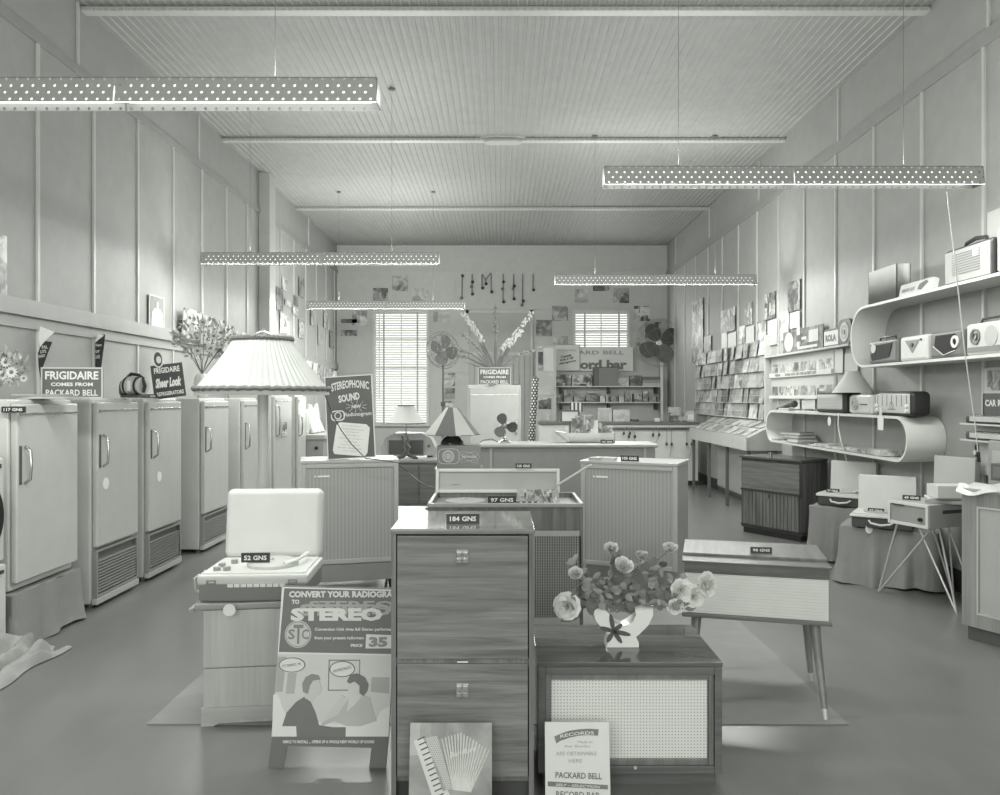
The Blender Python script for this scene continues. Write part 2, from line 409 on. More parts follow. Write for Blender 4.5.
def fitting(cx, d, label, z=2.99, power=1.0):
    t = thing('fluorescent_fitting', label, 'ceiling light', (cx, d, z), 0, 'perforated fluorescent fittings')
    L = 1.25
    for s in (-1, 1):
        xa, xb = (-L, -.004) if s < 0 else (.004, L)
        r = MB()
        r.box(xa, xb, -.0015, .0015, -.068, .056, 0, Matrix.Translation((0, -.055, 0)) @ Matrix.Rotation(math.radians(-9), 4, 'X'))
        r.box(xa, xb, -.0015, .0015, -.062, .056, 0, Matrix.Translation((0, .055, 0)) @ Matrix.Rotation(math.radians(9), 4, 'X'))
        r.build('reflector', PERF, t)
        MB().box(xa+.02, xb-.02, -.03, .03, -.045, .045, .02).build('diffuser', TUBE, t)
    MB().box(-L, L, -.05, .05, .054, .06).build('top_channel', M(150, .4, .3), t)
    for s in (-1, 1):
        MB().prism([(-.048, .056), (.048, .056), (.066, -.062), (-.066, -.062)], -.002, .002).rot(PI/2, 'Z').move((s*L, 0, 0)).build('end_plate', M(120, .4, .4), t)
        MB().cyl((s*.75, 0, .07), (s*.75, 0, CZ-z-.01), .0018, seg=6).build('hanger_wire', M(110, .5), t)
        MB().lathe([(.001, -.03), (.03, -.02), (.035, 0)], (s*.75, 0, CZ-z-.008), 12).build('ceiling_hook', M(100, .5), t)
    tube_lights(cx, d, z, power)
    return t
fitting(X_(120, 3.77), 3.77, 'perforated fluorescent fitting with a glowing lower edge, nearest one on the refrigerator side')
fitting(X_(321, 8.26), 8.26, 'perforated fluorescent fitting over the floor lamp, second along the refrigerator wall')
fitting(X_(386, 12.4), 12.4, 'perforated fluorescent fitting in front of the tall back window', power=2.0)
fitting(X_(791, 5.2), 5.2, 'perforated fluorescent fitting with a pull cord, high over the portable radio shelves')
fitting(X_(655, 9.75), 9.75, 'perforated fluorescent fitting ending above the rack of record pockets', power=1.6)
tube_lights(1.7, .5, power=.42); tube_lights(-1.9, -.6, power=.62)   # added lights for the near end, unseen behind the camera, without fittings
# pull cord
cd = MB().tube([px(947, 192, 4.85), px(955, 260, 5.1), px(964, 345, 5.35), px(975, 425, 5.5), px(978, 452, 5.55)], .004, 6).build('pull_cord', WHITE)
tag(cd, 'long white cord hanging down from the fitting past the portable radio', 'cord')
b = MB(); b.tube([px(978, 452, 5.55), px(979, 462, 5.55)], .012, 8).build('plug', BLACK, cd)
# ================================================================ the cabinets standing on the floor
def at(xc, d, yz=None): return (X_(xc, d), d, 0)
def price_tag(txt, loc, w=.10, rz=0, label='', h=.036):
    t = thing('price_tag', label, 'price tag', loc, rz, 'black price tags')
    MB().prism([(-w/2, 0), (w/2, 0), (w/2, h), (-w/2, h)], 0, .012).build('block', M(52, .4, 0, 'tag_black'), t)
    MB().text(txt, 0, h*.5, w*.8, h*.5, -.0015, bold=.03).build('lettering', WHITE, t)
    return t
# rug
o = MB().box(-1.64, 1.62, 3.62, 5.6, 0, .006, .002).build('rug', M(144, .95, 0, 'rug_pile', .5, 260)); tag(o, 'large plain grey rug under the central radiograms', 'rug')

# --- tall cocktail cabinet in front
WV = wood(100, 142, 'x', .14, 1.3); WVd = wood(86, 122, 'z', .25)
t = thing('cocktail_cabinet', 'tall veneered cocktail cabinet with two drop doors and square chrome handles', 'cabinet', (X_(462.5, 2.91), 2.91, 0))
w2, h, dp = .266, 1.03, .46
MB().box(-w2, -w2+.018, 0, dp, .0, h-.02).box(w2-.018, w2, 0, dp, 0, h-.02).box(-w2+.018, w2-.018, dp-.01, dp, .08, h-.02).box(-w2+.018, w2-.018, .02, dp, .08, .1).box(-w2+.018, w2-.018, .012, .03, .51, .545).build('carcass', wood(96, 132, 'z', .25), t)
MB().box(-w2-.004, w2+.004, -.006, dp, h-.02, h, .004).build('top', wood(100, 140, 'x', .06), t)
MB().box(-w2+.018, w2-.018, .03, .045, 0, .1).build('plinth', M(70, .6), t)
for z0, z1, zh in ((.545, h-.026, .925), (.105, .525, .427)):
    d_ = MB().box(-w2+.022, w2-.022, 0, .018, z0, z1, .002).build('door', WV, t)
    hh = MB()
    for a in (-1, 1):
        for c in (-1, 1): hh.box(a*.0115-.0095, a*.0115+.0095, -.016, -.002, zh+c*.0115-.0095, zh+c*.0115+.0095, .002)
    hh.box(-.023, .023, -.003, .001, zh-.023, zh+.03).build('handle', CHROME, d_)
MB().box(-.02, .02, -.002, 0, .531, .536).build('badge', WHITE, t)
price_tag('184 GNS', (X_(463, 3.03), 3.03, 1.03), .128, 2, 'black 184 guinea price tag on top of the tall cocktail cabinet', .038)

# --- large radiogram with its lid open, behind the cocktail cabinet
t = thing('radiogram', 'wide dark radiogram with raised cloth-lined lid and slatted speaker front', 'radiogram', (X_(505.5, 4.8), 4.8, 0))
hw = .477
RW = wood(96, 128, 'x', .3); RL = M(160, .4, 0, 'limed_edge')
MB().box(-hw, -hw+.02, 0, .56, .02, .87).box(hw-.02, hw, 0, .56, .02, .87).box(-hw, hw, .54, .56, .02, .87).box(-hw, hw, 0, .56, .02, .06).box(-hw+.02, hw-.02, .02, .54, .1, .78).build('carcass', wood(92, 124, 'z', .3), t)
MB().box(-hw-.004, hw+.004, -.012, .012, .845, .87, .004).box(-hw, -hw+.02, 0, .56, .87, .873).build('top_rail', M(150, .3, 0, 'light_rail'), t)
MB().box(-hw+.02, hw-.02, 0, .02, .70, .845, .003).build('flap', wood(92, 124, 'z', .25), t)
MB().box(-hw+.02, hw-.02, -.004, .02, .665, .70, .002).build('moulding', M(168, .35), t)
b = MB()
for i in range(62):
    x = -hw+.024+i*.0149; b.box(x, x+.008, 0, .016, .17, .665)
for i in range(30): b.box(-hw+.02, hw-.02, .014, .018, .17+i*.0165, .174+i*.0165)
b.build('grille', M(158, .5, 0, 'grille_slat'), t)
MB().box(-hw+.02, hw-.02, .019, .02, .17, .665).build('speaker_cloth', M(84, .9), t)
MB().box(-hw+.02, hw-.02, -.002, .02, .045, .165, .003).build('base_panel', M(172, .4), t)
d_ = MB().box(-hw+.02, hw-.02, .02, .54, .82, .835).build('deck', M(128, .5), t)
MB().lathe([(.13, 0), (.13, .016), (.125, .02), (.02, .022), (.004, .035)], (-.26, .27, .835), 36).build('turntable', M(165, .35), d_)
MB().box(.05, .22, .06, .3, .835, .85, .004).build('control_plate', M(176, .35, .2), d_)
for i in range(4): MB().cyl((.08+i*.037, .12, .85), (.08+i*.037, .12, .866), .011).build('knob', M(90, .3), d_)
L = MB(); L.frame(-.475, .375, 0, .165, .022, 0, .03, .004); L.rot(-.12, 'X'); L.move((0, .53, .868)); L = L.build('lid', M(196, .4, 0, 'lid_edge'), t)
q = MB(); q.box(-.455, .355, .012, .028, .02, .147); q.box(-.37, -.31, .006, .012, .06, .066); q.rot(-.12, 'X'); q.move((0, .53, .868)); q.build('lid_lining', M(166, .8, 0, 'lining_cloth'), L)
MB().cyl((.35, .50, .92), (.56, .30, 1.08), .008, seg=8).build('lid_stay', M(196, .3), t)
for i, (x, c) in enumerate(((.10, 190), (.16, 120), (.215, 175), (.27, 140), (.33, 200))):
    o = MB().box(-.024, .024, -.003, .003, 0, .09).build('record_sleeve', printed(20+i, 90, 215, 30)); o.location = (X_(505.5, 4.8)+x, 5.02+.004*i, .838); o.rotation_euler = (-.25, 0, .1*i)
    tag(o, '%s record sleeve standing in the open radiogram well' % ('first pale', 'second narrow dark', 'third light', 'fourth grey', 'last bright')[i], 'record', 'record sleeves in the open radiogram')
price_tag('97 GNS', (X_(502, 5.0), 4.97, .842), .18, 0, 'black price tag lying in the open well of the radiogram behind the cocktail cabinet', .05)
price_tag('125 GNS', (X_(523, 5.45), 5.335, 1.035), .11, 0, 'small black price tag on the raised radiogram lid', .034)

# --- pair of ribbed cloth fronted consoles
def console(xc, d, rz, label, flip):
    t = thing('speaker_console', label, 'radiogram', at(xc, d), rz, 'pair of large ribbed speaker consoles')
    hw = .375
    MB().box(-hw, hw, .012, .42, .08, 1.02).build('carcass', M(150, .4, 0, 'console_side'), t)
    MB().box(-hw-.006, hw+.006, -.012, .43, 1.005, 1.03, .005).build('top', M(168, .3, 0, 'console_top'), t)
    MB().frame(-hw, hw, .22, 1.005, .035, -.008, .02, .004).build('frame', M(170, .4, 0, 'console_frame'), t)
    MB().box(-hw+.035, hw-.035, 0, .014, .255, .97).build('speaker_cloth', striped(150, 162, .028, 0, name='ribbed_speaker_cloth'), t)
    MB().box(-hw, hw, 0, .02, .08, .22, .003).build('base_panel', M(138, .4), t)
    MB().box(-.25, -.16, -.006, 0, .90, .912).box(-.275, -.262, -.006, 0, .90, .912).build('badge', WHITE, t)
    for sx in (-1, 1):
        for y in (.06, .36): MB().cyl((sx*.31, y, .085), (sx*.32, y, 0), .016, .01).build('foot', BLACK, t)
    return t
console(350.5, 6.12, 14, 'ribbed cloth fronted speaker console carrying the stereophonic sound sign', 1)
console(628, 5.95, -24, 'ribbed cloth fronted speaker console behind the rose vase, price tag on top', -1)
price_tag('105 GNS', (X_(632, 6.0)-.02, 5.99, 1.03), .14, -24, 'black price tag on the speaker console behind the roses', .045)
for i, (x, wd) in enumerate(((594, .1), (606, .12))):
    o = MB().box(-wd/2, wd/2, 0, .1, 0, .022, .002).build('booklet', M((160, 178)[i], .6)); o.location = (X_(x, 6.1), 6.05+.02*(1-i), 1.03); o.rotation_euler = (0, 0, -.4)
    tag(o, ('grey booklet lying on the edge of the right speaker console', 'pale booklet beside the price tag on the speaker console')[i], 'booklet')

# --- sideboard with table lamps and a television
t = thing('sideboard', 'long low sideboard on legs carrying the television and pale table lamp', 'sideboard', (X_(424, 7.9), 7.9, 0))
MB().box(-.62, .50, .01, .55, .42, .86).build('carcass', wood(124, 148, 'x', .4), t)
MB().box(-.64, .52, -.02, .56, .86, .89, .006).build('top', M(176, .25, 0, 'pale_top'), t)
MB().box(-.6, -.06, -.002, .01, .45, .83, .003).box(-.04, .48, -.002, .01, .45, .83, .003).build('door', wood(128, 152, 'x', .4), t)
for x in (-.55, .43):
    for y in (.06, .48): MB().cyl((x, y, .42), (x, y, 0), .022, .013).build('leg', M(80, .4), t)
# reception counter
t = thing('counter', 'long wooden shop counter with rounded top edge holding the desk fan and record box', 'counter', (0, 9.5, 0))
x0, x1 = X_(478, 9.5), X_(657, 9.5)
MB().box(x0, x1-.02, .01, .58, 0, .91).build('carcass', M(142, .5, 0, 'counter_front', .03), t)
MB().box(x0-.01, x1+.01, -.03, .6, .91, .955, .014, seg=3).build('counter_top', M(176, .3, 0, 'counter_top'), t)
for x in (491, 645): MB().box(X_(x, 9.5)-.015, X_(x, 9.5)+.015, -.004, .012, 0, .91).build('pilaster', M(170, .5), t)
MB().box(X_(596, 9.5), X_(612, 9.5), -.006, .01, .66, .7).build('keyhole_plate', M(100, .5), t)
# television
t = thing('television_set', 'pale rounded television set with a dark screen behind the table lamp', 'television', (X_(408, 8.2), 8.2, .89))
b = MB(); b.prism([(-.27, .02), (-.29, .1), (-.24, .2), (-.14, .255), (.14, .255), (.24, .2), (.29, .1), (.27, .02)], 0, .3); b.build('case', M(166, .4), t)
b = MB().prism([(-.2, .03), (-.2, .18), (.16, .18), (.16, .03)], -.006, .0); b.build('screen', M(92, .15, 0, 'screen_glass'), t)
MB().frame(-.215, .175, .015, .195, .014, -.012, .002, .003).build('bezel', M(150, .3), t)
MB().cyl((.22, -.01, .12), (.22, .0, .12), .016).build('knob', M(100, .3), t)
MB().box(-.25, -.2, .02, .28, 0, .02).box(.2, .25, .02, .28, 0, .02).build('foot', BLACK, t)
# pale table lamp with a carved base
t = thing('table_lamp', 'table lamp with pale flared shade and twisted driftwood base', 'table lamp', (X_(406, 7.98), 7.98, .89))
b = MB(); b.tube([(-.1, 0, .005), (-.03, 0, .03), (.0, 0, .06), (.03, 0, .12), (-.02, 0, .18), (-.04, 0, .24)], [.016, .022, .026, .022, .018, .012], 8); b.tube([(.12, 0, .005), (.05, 0, .03), (0, 0, .06), (-.02, .01, .13), (.03, .01, .19), (.0, 0, .27)], [.014, .018, .022, .028, .018, .01], 8); b.build('base', M(98, .25, 0, 'driftwood'), t)
b = MB(); b.lathe([(.085, .545), (.1, .51), (.13, .46), (.185, .375), (.19, .37)], seg=40, close=False); b.build('lamp_shade', M(198, .7, 0, 'shade_cloth'), t)
MB().lathe([(.19, .372), (.194, .368), (.19, .362)], seg=40, close=False).lathe([(.086, .544), (.088, .552), (.084, .554)], seg=40, close=False).build('shade_trim', M(80, .6), t)
MB().cyl((0, 0, .25), (0, 0, .54), .006).build('stem', BRASS, t)
# small table with the boxed loudspeaker and the striped lamp
t = thing('small_table', 'small square table behind the raised radiogram lid holding a printed box', 'table', (X_(458, 7.15), 7.15, 0))
MB().box(-.22, .22, 0, .36, .84, .872, .004).build('table_top', M(138, .4), t)
for sx in (-1, 1):
    for y in (.03, .33): MB().cyl((sx*.19, y, .84), (sx*.2, y, 0), .018, .012).build('leg', M(110, .4), t)
zt = .872
t = thing('loudspeaker_box', 'printed grey box with round loudspeaker emblem under the striped lamp', 'box', (X_(458.5, 7.2), 7.2, zt))
MB().box(-.198, .198, 0, .26, 0, .205, .002).build('carton', M(138, .6, 0, 'carton'), t)
b = MB(); b.ring(-.09, .105, .098, .006, -.002, 0, rz=.072, sq=.5); b.disc(-.095, .105, .056, -.002, 0)
for a in range(-3, 4): b.ring(.10, .10, .095, .003, -.0022, 0, rz=.04)if a == 0 else None
for a in (-.5, .5):
    pts = [(.10+math.cos(k/30*2*PI)*.09*math.cos(a)-math.sin(k/30*2*PI)*.035*math.sin(a), .10+math.cos(k/30*2*PI)*.09*math.sin(a)+math.sin(k/30*2*PI)*.035*math.cos(a)) for k in range(31)]
    b.tube([(x, -.001, z) for x, z in pts], .0016, 4)
b.text('harmonia', .10, .105, .13, .03, -.004, bold=.04); b.build('lettering', M(196, .5), t)
b = MB(); b.ring(-.095, .105, .04, .006, -.004, 0); b.ring(-.095, .105, .02, .004, -.004, 0, rz=.034); b.build('emblem', M(128, .5), t)
t = thing('table_lamp', 'table lamp with two-tone panelled cone shade and dark domed base', 'table lamp', (X_(452, 7.33), 7.33, zt+.205))
MB().lathe([(.11, 0), (.105, .03), (.08, .065), (.045, .088), (.012, .1)], seg=32).build('base', M(70, .18, .3, 'dark_dome'), t)
MB().cyl((0, 0, .09), (0, 0, .33), .007).build('stem', BRASS, t)
for i in range(8):
    a0, a1 = 2*PI*(i+.25)/8, 2*PI*(i+1.25)/8
    b = MB(); v = [b.bm.verts.new((r*math.cos(a), r*math.sin(a), z)) for r, z, a in ((.262, .095, a0), (.262, .095, a1), (.055, .35, a1), (.055, .35, a0))]
    b.bm.faces.new(v); b.build('shade_panel', M(112 if i % 2 else 196, .75, 0, 'shade_panel'), t)
MB().lathe([(.264, .1), (.264, .092)], seg=8, close=False).build('shade_trim', M(120, .6), t)
# wires and papers on the sideboard's near end
o = MB().tube([px(391, 462, 7.6), px(400, 466, 7.55), px(408, 471, 7.5), px(414, 474, 7.5)], .006, 6).build('cord', M(90, .5)); tag(o, 'dark cord looped over the front of the sideboard', 'cord')
o = MB().tube([px(404, 468, 7.6), px(420, 482, 7.2), px(434, 488, 6.6), px(448, 493, 5.9)], .0035, 6).build('cord', M(110, .5)); tag(o, 'thin cord sagging between the sideboard and the open radiogram', 'cord')
for i, (x, y) in enumerate(((384, 456), (392, 457.5))):
    o = MB().box(-.07, .07, -.05, .05, 0, .006).build('leaflet', WHITE); o.location = (X_(x, 8.02), 7.96+.06*i, .89+i*.007); o.rotation_euler = (0, 0, .4*i); tag(o, ('white leaflet lying flat at the corner of the sideboard', 'second white leaflet lying over the first on the sideboard')[i], 'leaflet')

# --- desk fan on the counter
def fan_head(t, c, r, tilt, nb, bl, hub, cage=None, phase=0.0, wide=.42):
    m = Matrix.Translation(c) @ Matrix.Rotation(tilt[1], 4, 'Z') @ Matrix.Rotation(tilt[0], 4, 'X')
    def fin(b, name, mat): bmesh.ops.transform(b.bm, matrix=m, verts=b.bm.verts); return b.build(name, mat, t)
    b = MB(); b.lathe([(.001, -.03), (hub*.7, -.02), (hub, .0), (hub*1.1, .06), (hub*.8, .12), (.001, .14)], seg=20); b.rot(-PI/2, 'X'); b.move((0, 0, 0)); fin(b, 'motor', M(150, .25, .3, 'motor_casing'))
    for i in range(nb):
        a = phase+2*PI*i/nb; b = MB()
        pts = []
        for k in range(17):
            u = k/16*2*PI; pts.append((r*.56+r*.44*math.cos(u), r*wide*math.sin(u)*(1+.25*math.cos(u))))
        b.prism(pts, -.003, .003); b.rot(.35, 'X'); b.rot(a, 'Y'); b.move((0, -.02, 0)); fin(b, 'blade', bl)
    if cage:
        b = MB()
        for k, (rr, yy) in enumerate(((cage, 0), (cage*.85, -.05), (cage*.5, -.075), (cage*.85, .05))):
            b.tube([(rr*math.cos(u*PI/16), yy, rr*math.sin(u*PI/16)) for u in range(33)], .004, 4)
        for u in range(16):
            a = u*PI/8; b.tube([(.04*math.cos(a), -.08, .04*math.sin(a)), (cage*.5*math.cos(a), -.075, cage*.5*math.sin(a)), (cage*.85*math.cos(a), -.05, cage*.85*math.sin(a)), (cage*math.cos(a), 0, cage*math.sin(a)), (cage*.85*math.cos(a), .05, cage*.85*math.sin(a)), (.05*math.cos(a), .1, .05*math.sin(a))], .0022, 4)
        fin(b, 'cage', M(140, .3, .4, 'cage_wire'))
t = thing('desk_fan', 'small unguarded desk fan with dark rounded blades on the counter', 'fan', (X_(504.5, 9.65), 9.65, .955))
MB().lathe([(.075, 0), (.078, .015), (.06, .03), (.03, .045), (.018, .07), (.016, .16)], seg=24).build('base', CHROME, t)
fan_head(t, (0, 0, .215), .16, (0, .1), 3, M(88, .3, .2, 'fan_blade'), .042, phase=-1.92, wide=.42)
o = MB().tube([px(498, 442, 9.7), px(492, 439, 9.72), px(484, 440, 9.72), px(476, 444.5, 9.7), px(472, 455, 9.7)], .007, 6).build('cord', M(90, .5)); tag(o, 'dark cord running from the desk fan over the counter end', 'cord')
# --- pedestal fan
t = thing('pedestal_fan', 'caged pedestal fan on a tall pole beside the long back window', 'fan', (X_(443, 10.7), 10.7, 0))
MB().lathe([(.24, 0), (.24, .02), (.1, .04), (.03, .07)], seg=32).build('base', M(90, .4), t)
MB().cyl((0, 0, .05), (0, 0, 1.45), .02).build('pole', M(110, .3, .3), t)
MB().cyl((0, 0, 1.4), (0, 0, 2.06), .013).build('telescopic_tube', M(100, .3, .3), t)
MB().lathe([(.03, 0), (.035, .03), (.03, .06)], (0, 0, 1.4), 16).build('collar', M(80, .4), t)
fan_head(t, (0, 0, 2.17), .21, (-.1, .55), 4, M(120, .3, .2, 'fan_blade_grey'), .07, cage=.255, phase=.3)

# --- refrigerator standing behind the counter
t = thing('refrigerator', 'white refrigerator facing the room behind the counter, sign and gladioli on top', 'refrigerator', (X_(494.3, 11.2), 11.2, 0))
MB().box(-.385, .385, .05, .7, .06, 1.70, .015).build('cabinet', M(190, .35, 0, 'enamel'), t)
MB().box(-.36, .36, 0, .055, .3, 1.67, .02, seg=3).build('door', M(184, .3, 0, 'enamel_door'), t)
MB().box(-.33, .33, -.006, 0, 1.55, 1.565).box(.3, .335, -.03, 0, 1.0, 1.2, .005).build('trim', CHROME, t)
MB().box(-.37, .37, .06, .6, 0, .06).build('plinth', M(70, .5), t)
def slogan(t, w, h, full=True):
    MB().box(-w/2, w/2, 0, .012, 0, h).build('board', M(102, .5, 0, 'sign_grey'), t)
    MB().frame(-w/2, w/2, 0, h, .012*w/.5, -.003, .0).build('border', M(190, .5), t)
    b = MB(); b.text('FRIGIDAIRE', 0, h*.74, w*.86, h*.27, bold=.03).text('COMES FROM', 0, h*.45, w*.68, h*.12, bold=.04).text('PACKARD BELL', 0, h*.18, w*.84, h*.2, bold=.02)
    b.build('lettering', M(222, .5), t)
t = thing('showcard', 'dark refrigerator slogan card standing on the far white refrigerator, under the gladioli', 'sign', (X_(494.5, 11.25), 11.27, 1.70)); slogan(t, .475, .255)
price_tag('159', (X_(492, 11.21), 11.215, 1.70), .1, 0, 'tiny black price tag on the front edge of the far refrigerator top', .02)
# gladioli vase
gx, gy, gz = X_(494.5, 11.5), 11.55, 1.70
t = thing('vase', 'tall vase of gladioli standing on the far refrigerator', 'vase', (gx, gy, gz))
MB().lathe([(.07, 0), (.09, .05), (.08, .15), (.05, .22), (.07, .26)], seg=24).build('body', M(170, .3), t)
glad = [(437, 352, 6), (462, 312, 8), (460, 333, 4), (495, 303, 3), (533, 311, 5), (470, 322, 7), (522, 330, 8), (546, 347, 2), (510, 338, 5), (446, 345, 7)]
for i, (ex, ey, nb) in enumerate(glad):
    dd = gy+random.uniform(-.12, .12); E_ = Vector(px(ex, ey, dd)); S = Vector((gx+random.uniform(-.03, .03), gy+random.uniform(-.03, .03), gz+.2))
    mid = (S+E_)/2+Vector((0, 0, .08))
    t = thing('gladiolus', ['gladiolus stem leaning furthest to the window side', 'gladiolus stem with pale florets rising beside the hanging ornaments', 'bare gladiolus stem arching over the pedestal fan', 'upright gladiolus stem in the centre of the vase', 'tall gladiolus stem reaching up towards the record bar', 'gladiolus stem thick with florets just left of centre', 'gladiolus stem thick with pale florets right of centre', 'thin gladiolus stem drooping furthest towards the record bar', 'short gladiolus stem with florets low on the right', 'gladiolus stem spreading low over the fan cage'][i], 'flower', S, 0, 'gladioli in the vase')
    b = MB(); b.tube([(0, 0, -.18), (0, 0, 0), mid-S, E_-S], [.009, .009, .008, .003], 6); b.build('stem', M(122, .6, 0, 'stem'), t)
    b = MB()
    for k in range(nb*2):
        f = .5+.5*k/(nb*2); p = (mid-S).lerp(E_-S, (f-.5)*2) if f > .5 else mid-S
        for q in range(3):
            a = random.uniform(0, 6.28); c = p+Vector((math.cos(a)*.028, math.sin(a)*.028, random.uniform(-.015, .015)))
            b.ball(c, (random.uniform(.014, .028), random.uniform(.012, .02), random.uniform(.014, .03)), 6)
    b.build('florets', M(205 if i in (1, 4, 5, 6, 8) else 150, .7, 0, 'petal'), t)
    b = MB(); a = (E_-S)*.55; s_ = Vector((.03, 0, 0))
    v = [b.bm.verts.new(q) for q in (-s_*.6, s_*.6, a*.5+s_, a, a*.5-s_)]; b.bm.faces.new(v); b.build('leaf', M(120, .6, 0, 'leaf'), t)

# --- flower cabinet in front
t = thing('speaker_cabinet', 'low polished speaker cabinet with perforated pale front carrying the rose vase', 'speaker cabinet', (X_(630, 3.05), 3.05, 0))
hw = .36; h = .486; CW = wood(78, 106, 'x', .08)
MB().box(-hw, hw, .03, .50, .06, h-.02).build('carcass', wood(80, 106, 'x', .2), t)
MB().box(-hw-.003, hw+.003, -.004, .505, h-.02, h, .004).build('top', wood(74, 102, 'x', .03), t)
MB().frame(-hw, hw, .05, h-.02, .03, -.004, .03, .003).build('outer_frame', wood(88, 112, 'x', .3), t)
MB().frame(-hw+.03, hw-.03, .08, h-.05, .022, .004, .03, .003).build('inner_frame', wood(96, 128, 'z', .3), t)
MB().box(-hw+.05, hw-.05, .018, .024, .1, h-.07).build('perforated_panel', dotted(224, 140, .0125, .0125, .0024, rough=.6, stagger=False, name='perforated_board'), t)
MB().box(-hw+.02, hw-.02, .02, .48, 0, .06).build('plinth', wood(84, 108, 'x', .35), t)
MB().cyl((.02, -.008, .075), (.02, 0, .075), .006).build('stud', M(190, .3), t)

# --- boat shaped vase with roses
sc = 1/238.0
def V(x, y): return ((x-621)*sc, 0, (644-y)*sc)
vz = Vector((X_(621, 3.27), 3.27, h))
t = thing('vase', 'white crescent shaped vase with painted flower motif on the polished cabinet', 'vase', vz)
outer = [(604.5, 644), (606, 637), (609, 633), (600, 626), (593, 617), (590, 607), (592, 604), (604, 607), (609, 612), (612, 619), (622, 624), (632, 618), (635, 611), (634, 606), (653, 605), (653, 612), (648, 622), (639, 631), (635, 634), (638, 640), (638, 644)]
# swelling body: the outline in layers
b = MB(); layers = [(-.042, .82), (-.034, .93), (-.018, 1), (.018, 1), (.034, .93), (.042, .82)]
cx_, cz_ = 621, 628
vs = [[b.bm.verts.new(((cx_+(x-cx_)*(1-(1-s)*.35)-621)*sc, y, max(0, (644-(cz_+(z-cz_)*(1-(1-s)*.35)))*sc) if z < 643 else 0)) for x, z in outer] for y, s in layers]
for A, B_ in zip(vs, vs[1:]):
    for k in range(len(outer)): b.bm.faces.new((A[k], B_[k], B_[(k+1) % len(outer)], A[(k+1) % len(outer)]))
b.bm.faces.new(vs[0]); b.bm.faces.new(list(reversed(vs[-1]))); b.build('body', M(226, .12, 0, 'glazed_china'), t, 50)
b = MB()
for k, (a, l) in enumerate(((100, 22), (40, 14), (-12, 22), (-55, 18), (-120, 16), (165, 18))):
    a = math.radians(a); c = V(612, 628); pts = []
    for q in range(11):
        u = q/10*2*PI; x = (.5+.5*math.cos(u))*l*.8*sc; z = math.sin(u)*2.3*sc; pts.append((c[0]+x*math.cos(a)-z*math.sin(a), c[2]+x*math.sin(a)+z*math.cos(a)))
    b.prism(pts, -.0455, -.041)
b.build('painted_motif', M(84, .3, 0, 'motif'), t)
def petals(b, r, layers=4, n=6, open_=.6):
    for L_ in range(layers):
        f = (L_+1)/layers
        for k in range(n):
            a = 2*PI*k/n+L_*.5+random.uniform(-.15, .15); tilt = f*open_
            rows = []
            for i in range(4):
                s = i/3; rad = r*f*(s**.7)*(.35+.65*math.sin(tilt*PI/2+.2)); zz = r*(.95*s*math.cos(tilt*PI/2*.9))+ (-.12*r*f)
                wv = r*.62*f*math.sin(PI*(.12+s*.72))
                rows.append([b.bm.verts.new((rad*math.cos(a)-q*wv*math.sin(a), rad*math.sin(a)+q*wv*math.cos(a), zz-abs(q)*.12*r+random.uniform(-.09, .09)*r)) for q in (-1, 0, 1)])
            for i in range(3):
                for q in range(2): b.bm.faces.new((rows[i][q], rows[i][q+1], rows[i+1][q+1], rows[i+1][q]))
def orient(b, d):
    q = Vector((0, 0, 1)).rotation_difference(Vector(d).normalized()).to_matrix(); bmesh.ops.rotate(b.bm, cent=(0, 0, 0), matrix=q, verts=b.bm.verts)
def leafmesh(b, p, d, l, w_):
    d = Vector(d).normalized(); s_ = d.cross(Vector((random.uniform(-.3, .3), -1, random.uniform(-.2, .6)))).normalized(); nrm = d.cross(s_)
    pr = [(0, .1), (.25, .8), (.5, 1), (.75, .7), (1, .05)]; rows = []
    for f, ww in pr:
        c = Vector(p)+d*l*f-nrm*l*.25*f*f
        rows.append([b.bm.verts.new(c+s_*w_*ww+nrm*w_*.25), b.bm.verts.new(c), b.bm.verts.new(c-s_*w_*ww+nrm*w_*.25)])
    for A, B_ in zip(rows, rows[1:]):
        for k in (0, 1): b.bm.faces.new((A[k], A[k+1], B_[k+1], B_[k]))
def rose(x, y, r, label, v=212, op=.6, dy=0.0, d=(0, -.6, .8), dist=3.27, base=(621, 612), bz=.13, cat='flower', grp='roses in the white vase', name='rose', leaves=3, lt=112):
    s1 = Vector(px(x, y, dist+dy)); s0 = Vector(px(base[0]+random.uniform(-14, 14), base[1], dist))
    t = thing(name, label, cat, s1, 0, grp)
    b = MB(); petals(b, r, 4, 6, op); orient(b, d); b.build('bloom', M(v, .7, 0, 'petal'), t, 60)
    mid = (s0+s1)/2+Vector((0, .02, .02)); b = MB(); b.tube([s0-s1, mid-s1, (0, 0, 0)], r*.09, 6); b.build('stem', M(lt, .6, 0, 'stem'), t)
    b = MB()
    for k in range(leaves):
        f = random.uniform(.25, .8); p = (s0-s1).lerp(Vector((0, 0, 0)), f); leafmesh(b, p, (random.uniform(-1, 1), random.uniform(-.6, .3), random.uniform(-.3, 1)), r*random.uniform(1.2, 2), r*random.uniform(.45, .7))
    b.build('foliage', M(lt+8, .55, 0, 'rose_leaf'), t, 60)
